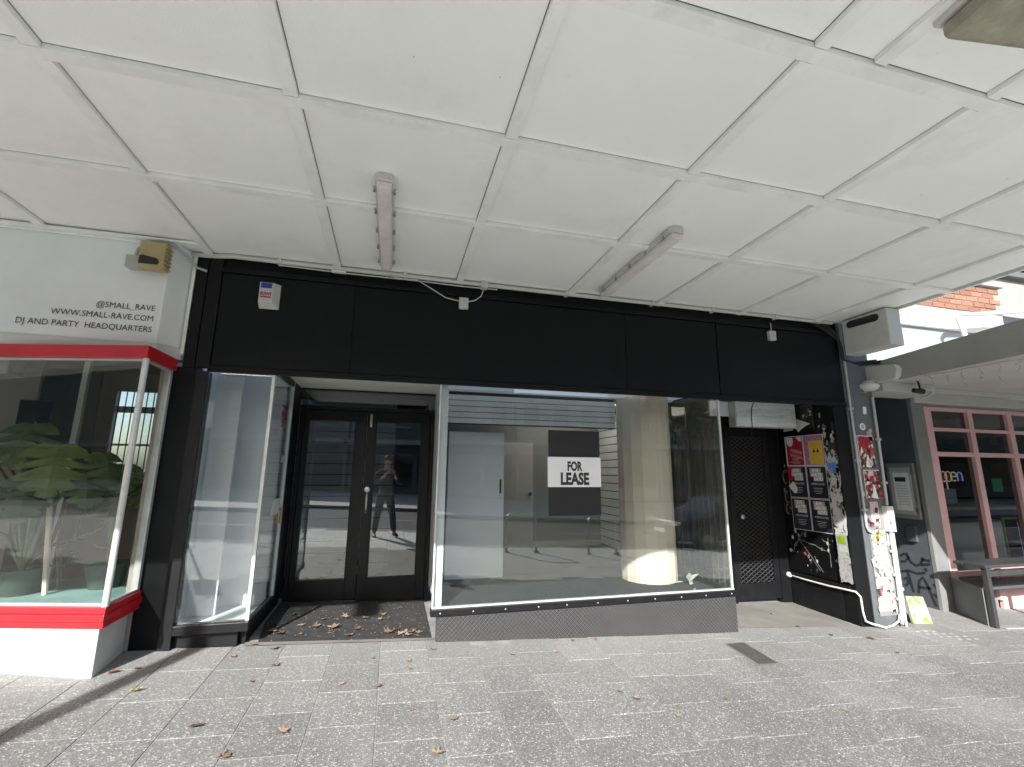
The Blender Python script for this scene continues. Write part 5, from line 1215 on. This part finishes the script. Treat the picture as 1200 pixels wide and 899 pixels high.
# ---------------------------------------------------------------- the photographer, mirrored in the entrance door
F_ = Vector((math.sin(YAW), math.cos(YAW), 0)); R_ = Vector((math.cos(YAW), -math.sin(YAW), 0))
base = F_*-.44; GZ = gz(0, -.44)
person = thing('person', (base.x, base.y, GZ), 'person in dark jacket and grey trousers holding up a phone, mirrored in the right door', 'person')
def loc(u, f, z): return base + R_*u + F_*f + Vector((0,0,z+GZ))
def skin(name, nodes, edges, mat, parent, root=0, sub=2):
    """nodes: (u, f, z, radius_x, radius_y)"""
    off = rootloc(parent); me = bpy.data.meshes.new(name); me.from_pydata([tuple(loc(*n[:3])-off) for n in nodes], edges, []); me.materials.append(M[mat])
    o = bpy.data.objects.new(name, me); COL.objects.link(o); o.parent = parent
    o.modifiers.new('skin', 'SKIN').use_smooth_shade = True
    lay = me.skin_vertices[0].data if me.skin_vertices else None
    if lay is None:
        bm = bmesh.new(); bm.from_mesh(me); bm.verts.layers.skin.verify(); bm.to_mesh(me); bm.free(); lay = me.skin_vertices[0].data
    for i, n in enumerate(nodes): lay[i].radius = (n[3], n[4] if len(n) > 4 else n[3]); lay[i].use_root = (i == root)
    sb_ = o.modifiers.new('subdivision', 'SUBSURF'); sb_.levels = 1; sb_.render_levels = sub
    return o
def chain(*ix): return [(ix[i], ix[i+1]) for i in range(len(ix)-1)]
bn = [(0,0,.95,.15,.11),(0,0,1.12,.13,.10),(0,0,1.30,.16,.11),(0,.01,1.42,.09,.08),(0,.015,1.48,.058,.058),(0,.03,1.55,.066,.075),(0,.035,1.63,.078,.095),(0,.03,1.70,.066,.080),
      (-.17,0,1.385,.06),(-.27,.10,1.16,.045),(-.13,.30,1.30,.034),(-.095,.355,1.385,.030,.018),(.17,0,1.385,.06),(.27,.10,1.16,.045),(.13,.30,1.30,.034),(.095,.355,1.385,.030,.018),
      (-.10,0,.86,.09),(-.16,.03,.49,.06),(-.20,0,.10,.04),(-.22,.14,.035,.034),(.10,0,.86,.09),(.17,.04,.49,.06),(.23,.01,.10,.04),(.26,.15,.035,.034)]
be = chain(0,1,2,3,4,5,6,7)+chain(3,8,9,10,11)+chain(3,12,13,14,15)+chain(0,16,17,18,19)+chain(0,20,21,22,23)
body = skin('body', bn, be, 'skin', person)
# five fingers on each hand, closing on the phone
for sgn in (-1, 1):
    for k, (dz, ln) in enumerate(((.045,.055),(.025,.062),(.004,.058),(-.015,.048))):
        u = sgn*.085; z = 1.40+dz
        skin('finger', [(u,.362,z,.010),(sgn*.080,.383,z+.006,.0095),(sgn*(.080-ln*.6),.3875,z+.008,.008),(sgn*(.080-ln),.386,z+.008,.007)], chain(0,1,2,3), 'skin', body, sub=1)
    skin('finger', [(sgn*.085,.35,1.375,.012),(sgn*.075,.352,1.36,.011),(sgn*.055,.356,1.372,.009)], chain(0,1,2), 'skin', body, sub=1)
skin('jacket', [(0,0,.84,.185,.14),(0,0,1.10,.165,.125),(0,0,1.30,.19,.135),(0,.005,1.425,.10,.09),(-.18,0,1.39,.082),(-.285,.10,1.155,.064),(-.15,.275,1.27,.052),(.18,0,1.39,.082),(.285,.10,1.155,.064),(.15,.275,1.27,.052)], chain(0,1,2,3)+chain(3,4,5,6)+chain(3,7,8,9), 'jacket_cloth', body)
skin('trousers', [(0,0,1.0,.155,.12),(-.10,0,.84,.108),(-.16,.03,.49,.082),(-.205,0,.10,.068),(.10,0,.84,.108),(.17,.04,.49,.082),(.235,.01,.10,.068)], chain(0,1,2,3)+chain(0,4,5,6), 'trouser_cloth', body)
for (u, f) in ((-.21,0),(.24,.01)):
    so = skin('shoe', [(u,f-.05,.05,.048,.05),(u*1.03,f+.07,.045,.046,.04),(u*1.08,f+.17,.038,.042,.032),(u*1.1,f+.21,.033,.03,.025)], chain(0,1,2,3), 'shoe_leather', body)
skin('hair', [(0,-.035,1.62,.075,.06),(0,-.02,1.70,.088,.09),(0,.035,1.735,.075,.075),(0,.08,1.725,.05,.03)], chain(0,1,2,3), 'hair_dark', body)
mb = MB()
hc = lambda u, f, z: loc(u, f, z)
skin('nose', [(0,.118,1.645,.009),(0,.138,1.612,.014),(0,.120,1.60,.010)], chain(0,1,2), 'skin', body, sub=1)
for sgn in (-1, 1):
    c = hc(sgn*.032, .118, 1.643); MB().lathe(c, [(.001,-.012),(.010,-.007),(.012,0),(.010,.007),(.001,.012)], 10).build('eye', 'print_white', body, smooth=True)
    c = hc(sgn*.032, .128, 1.643); MB().lathe(c, [(.001,-.006),(.005,-.003),(.005,.003),(.001,.006)], 8).build('pupil', 'print_black', body)
    skin('ear', [(sgn*.085,.02,1.655,.010),(sgn*.090,.012,1.635,.013),(sgn*.084,.02,1.61,.008)], chain(0,1,2), 'skin', body, sub=1)
skin('mouth', [(-.024,.116,1.572,.004),(0,.124,1.574,.006),(.024,.116,1.572,.004)], chain(0,1,2), 'badge_red', body, sub=1)
ph = thing('phone', tuple(loc(0,.372,1.40)), 'black phone held up in both hands by the mirrored photographer', 'phone')
MB().fbox(loc(0,.372,1.40), R_, F_, -.078, .078, -.004, .004, -.037, .037).build('body', 'dark_glass', ph, bev=.003)
MB().fbox(loc(.05,.3765,1.413), R_, F_, -.016, .016, 0, .002, -.016, .016).build('lens_block', 'rubber', ph)
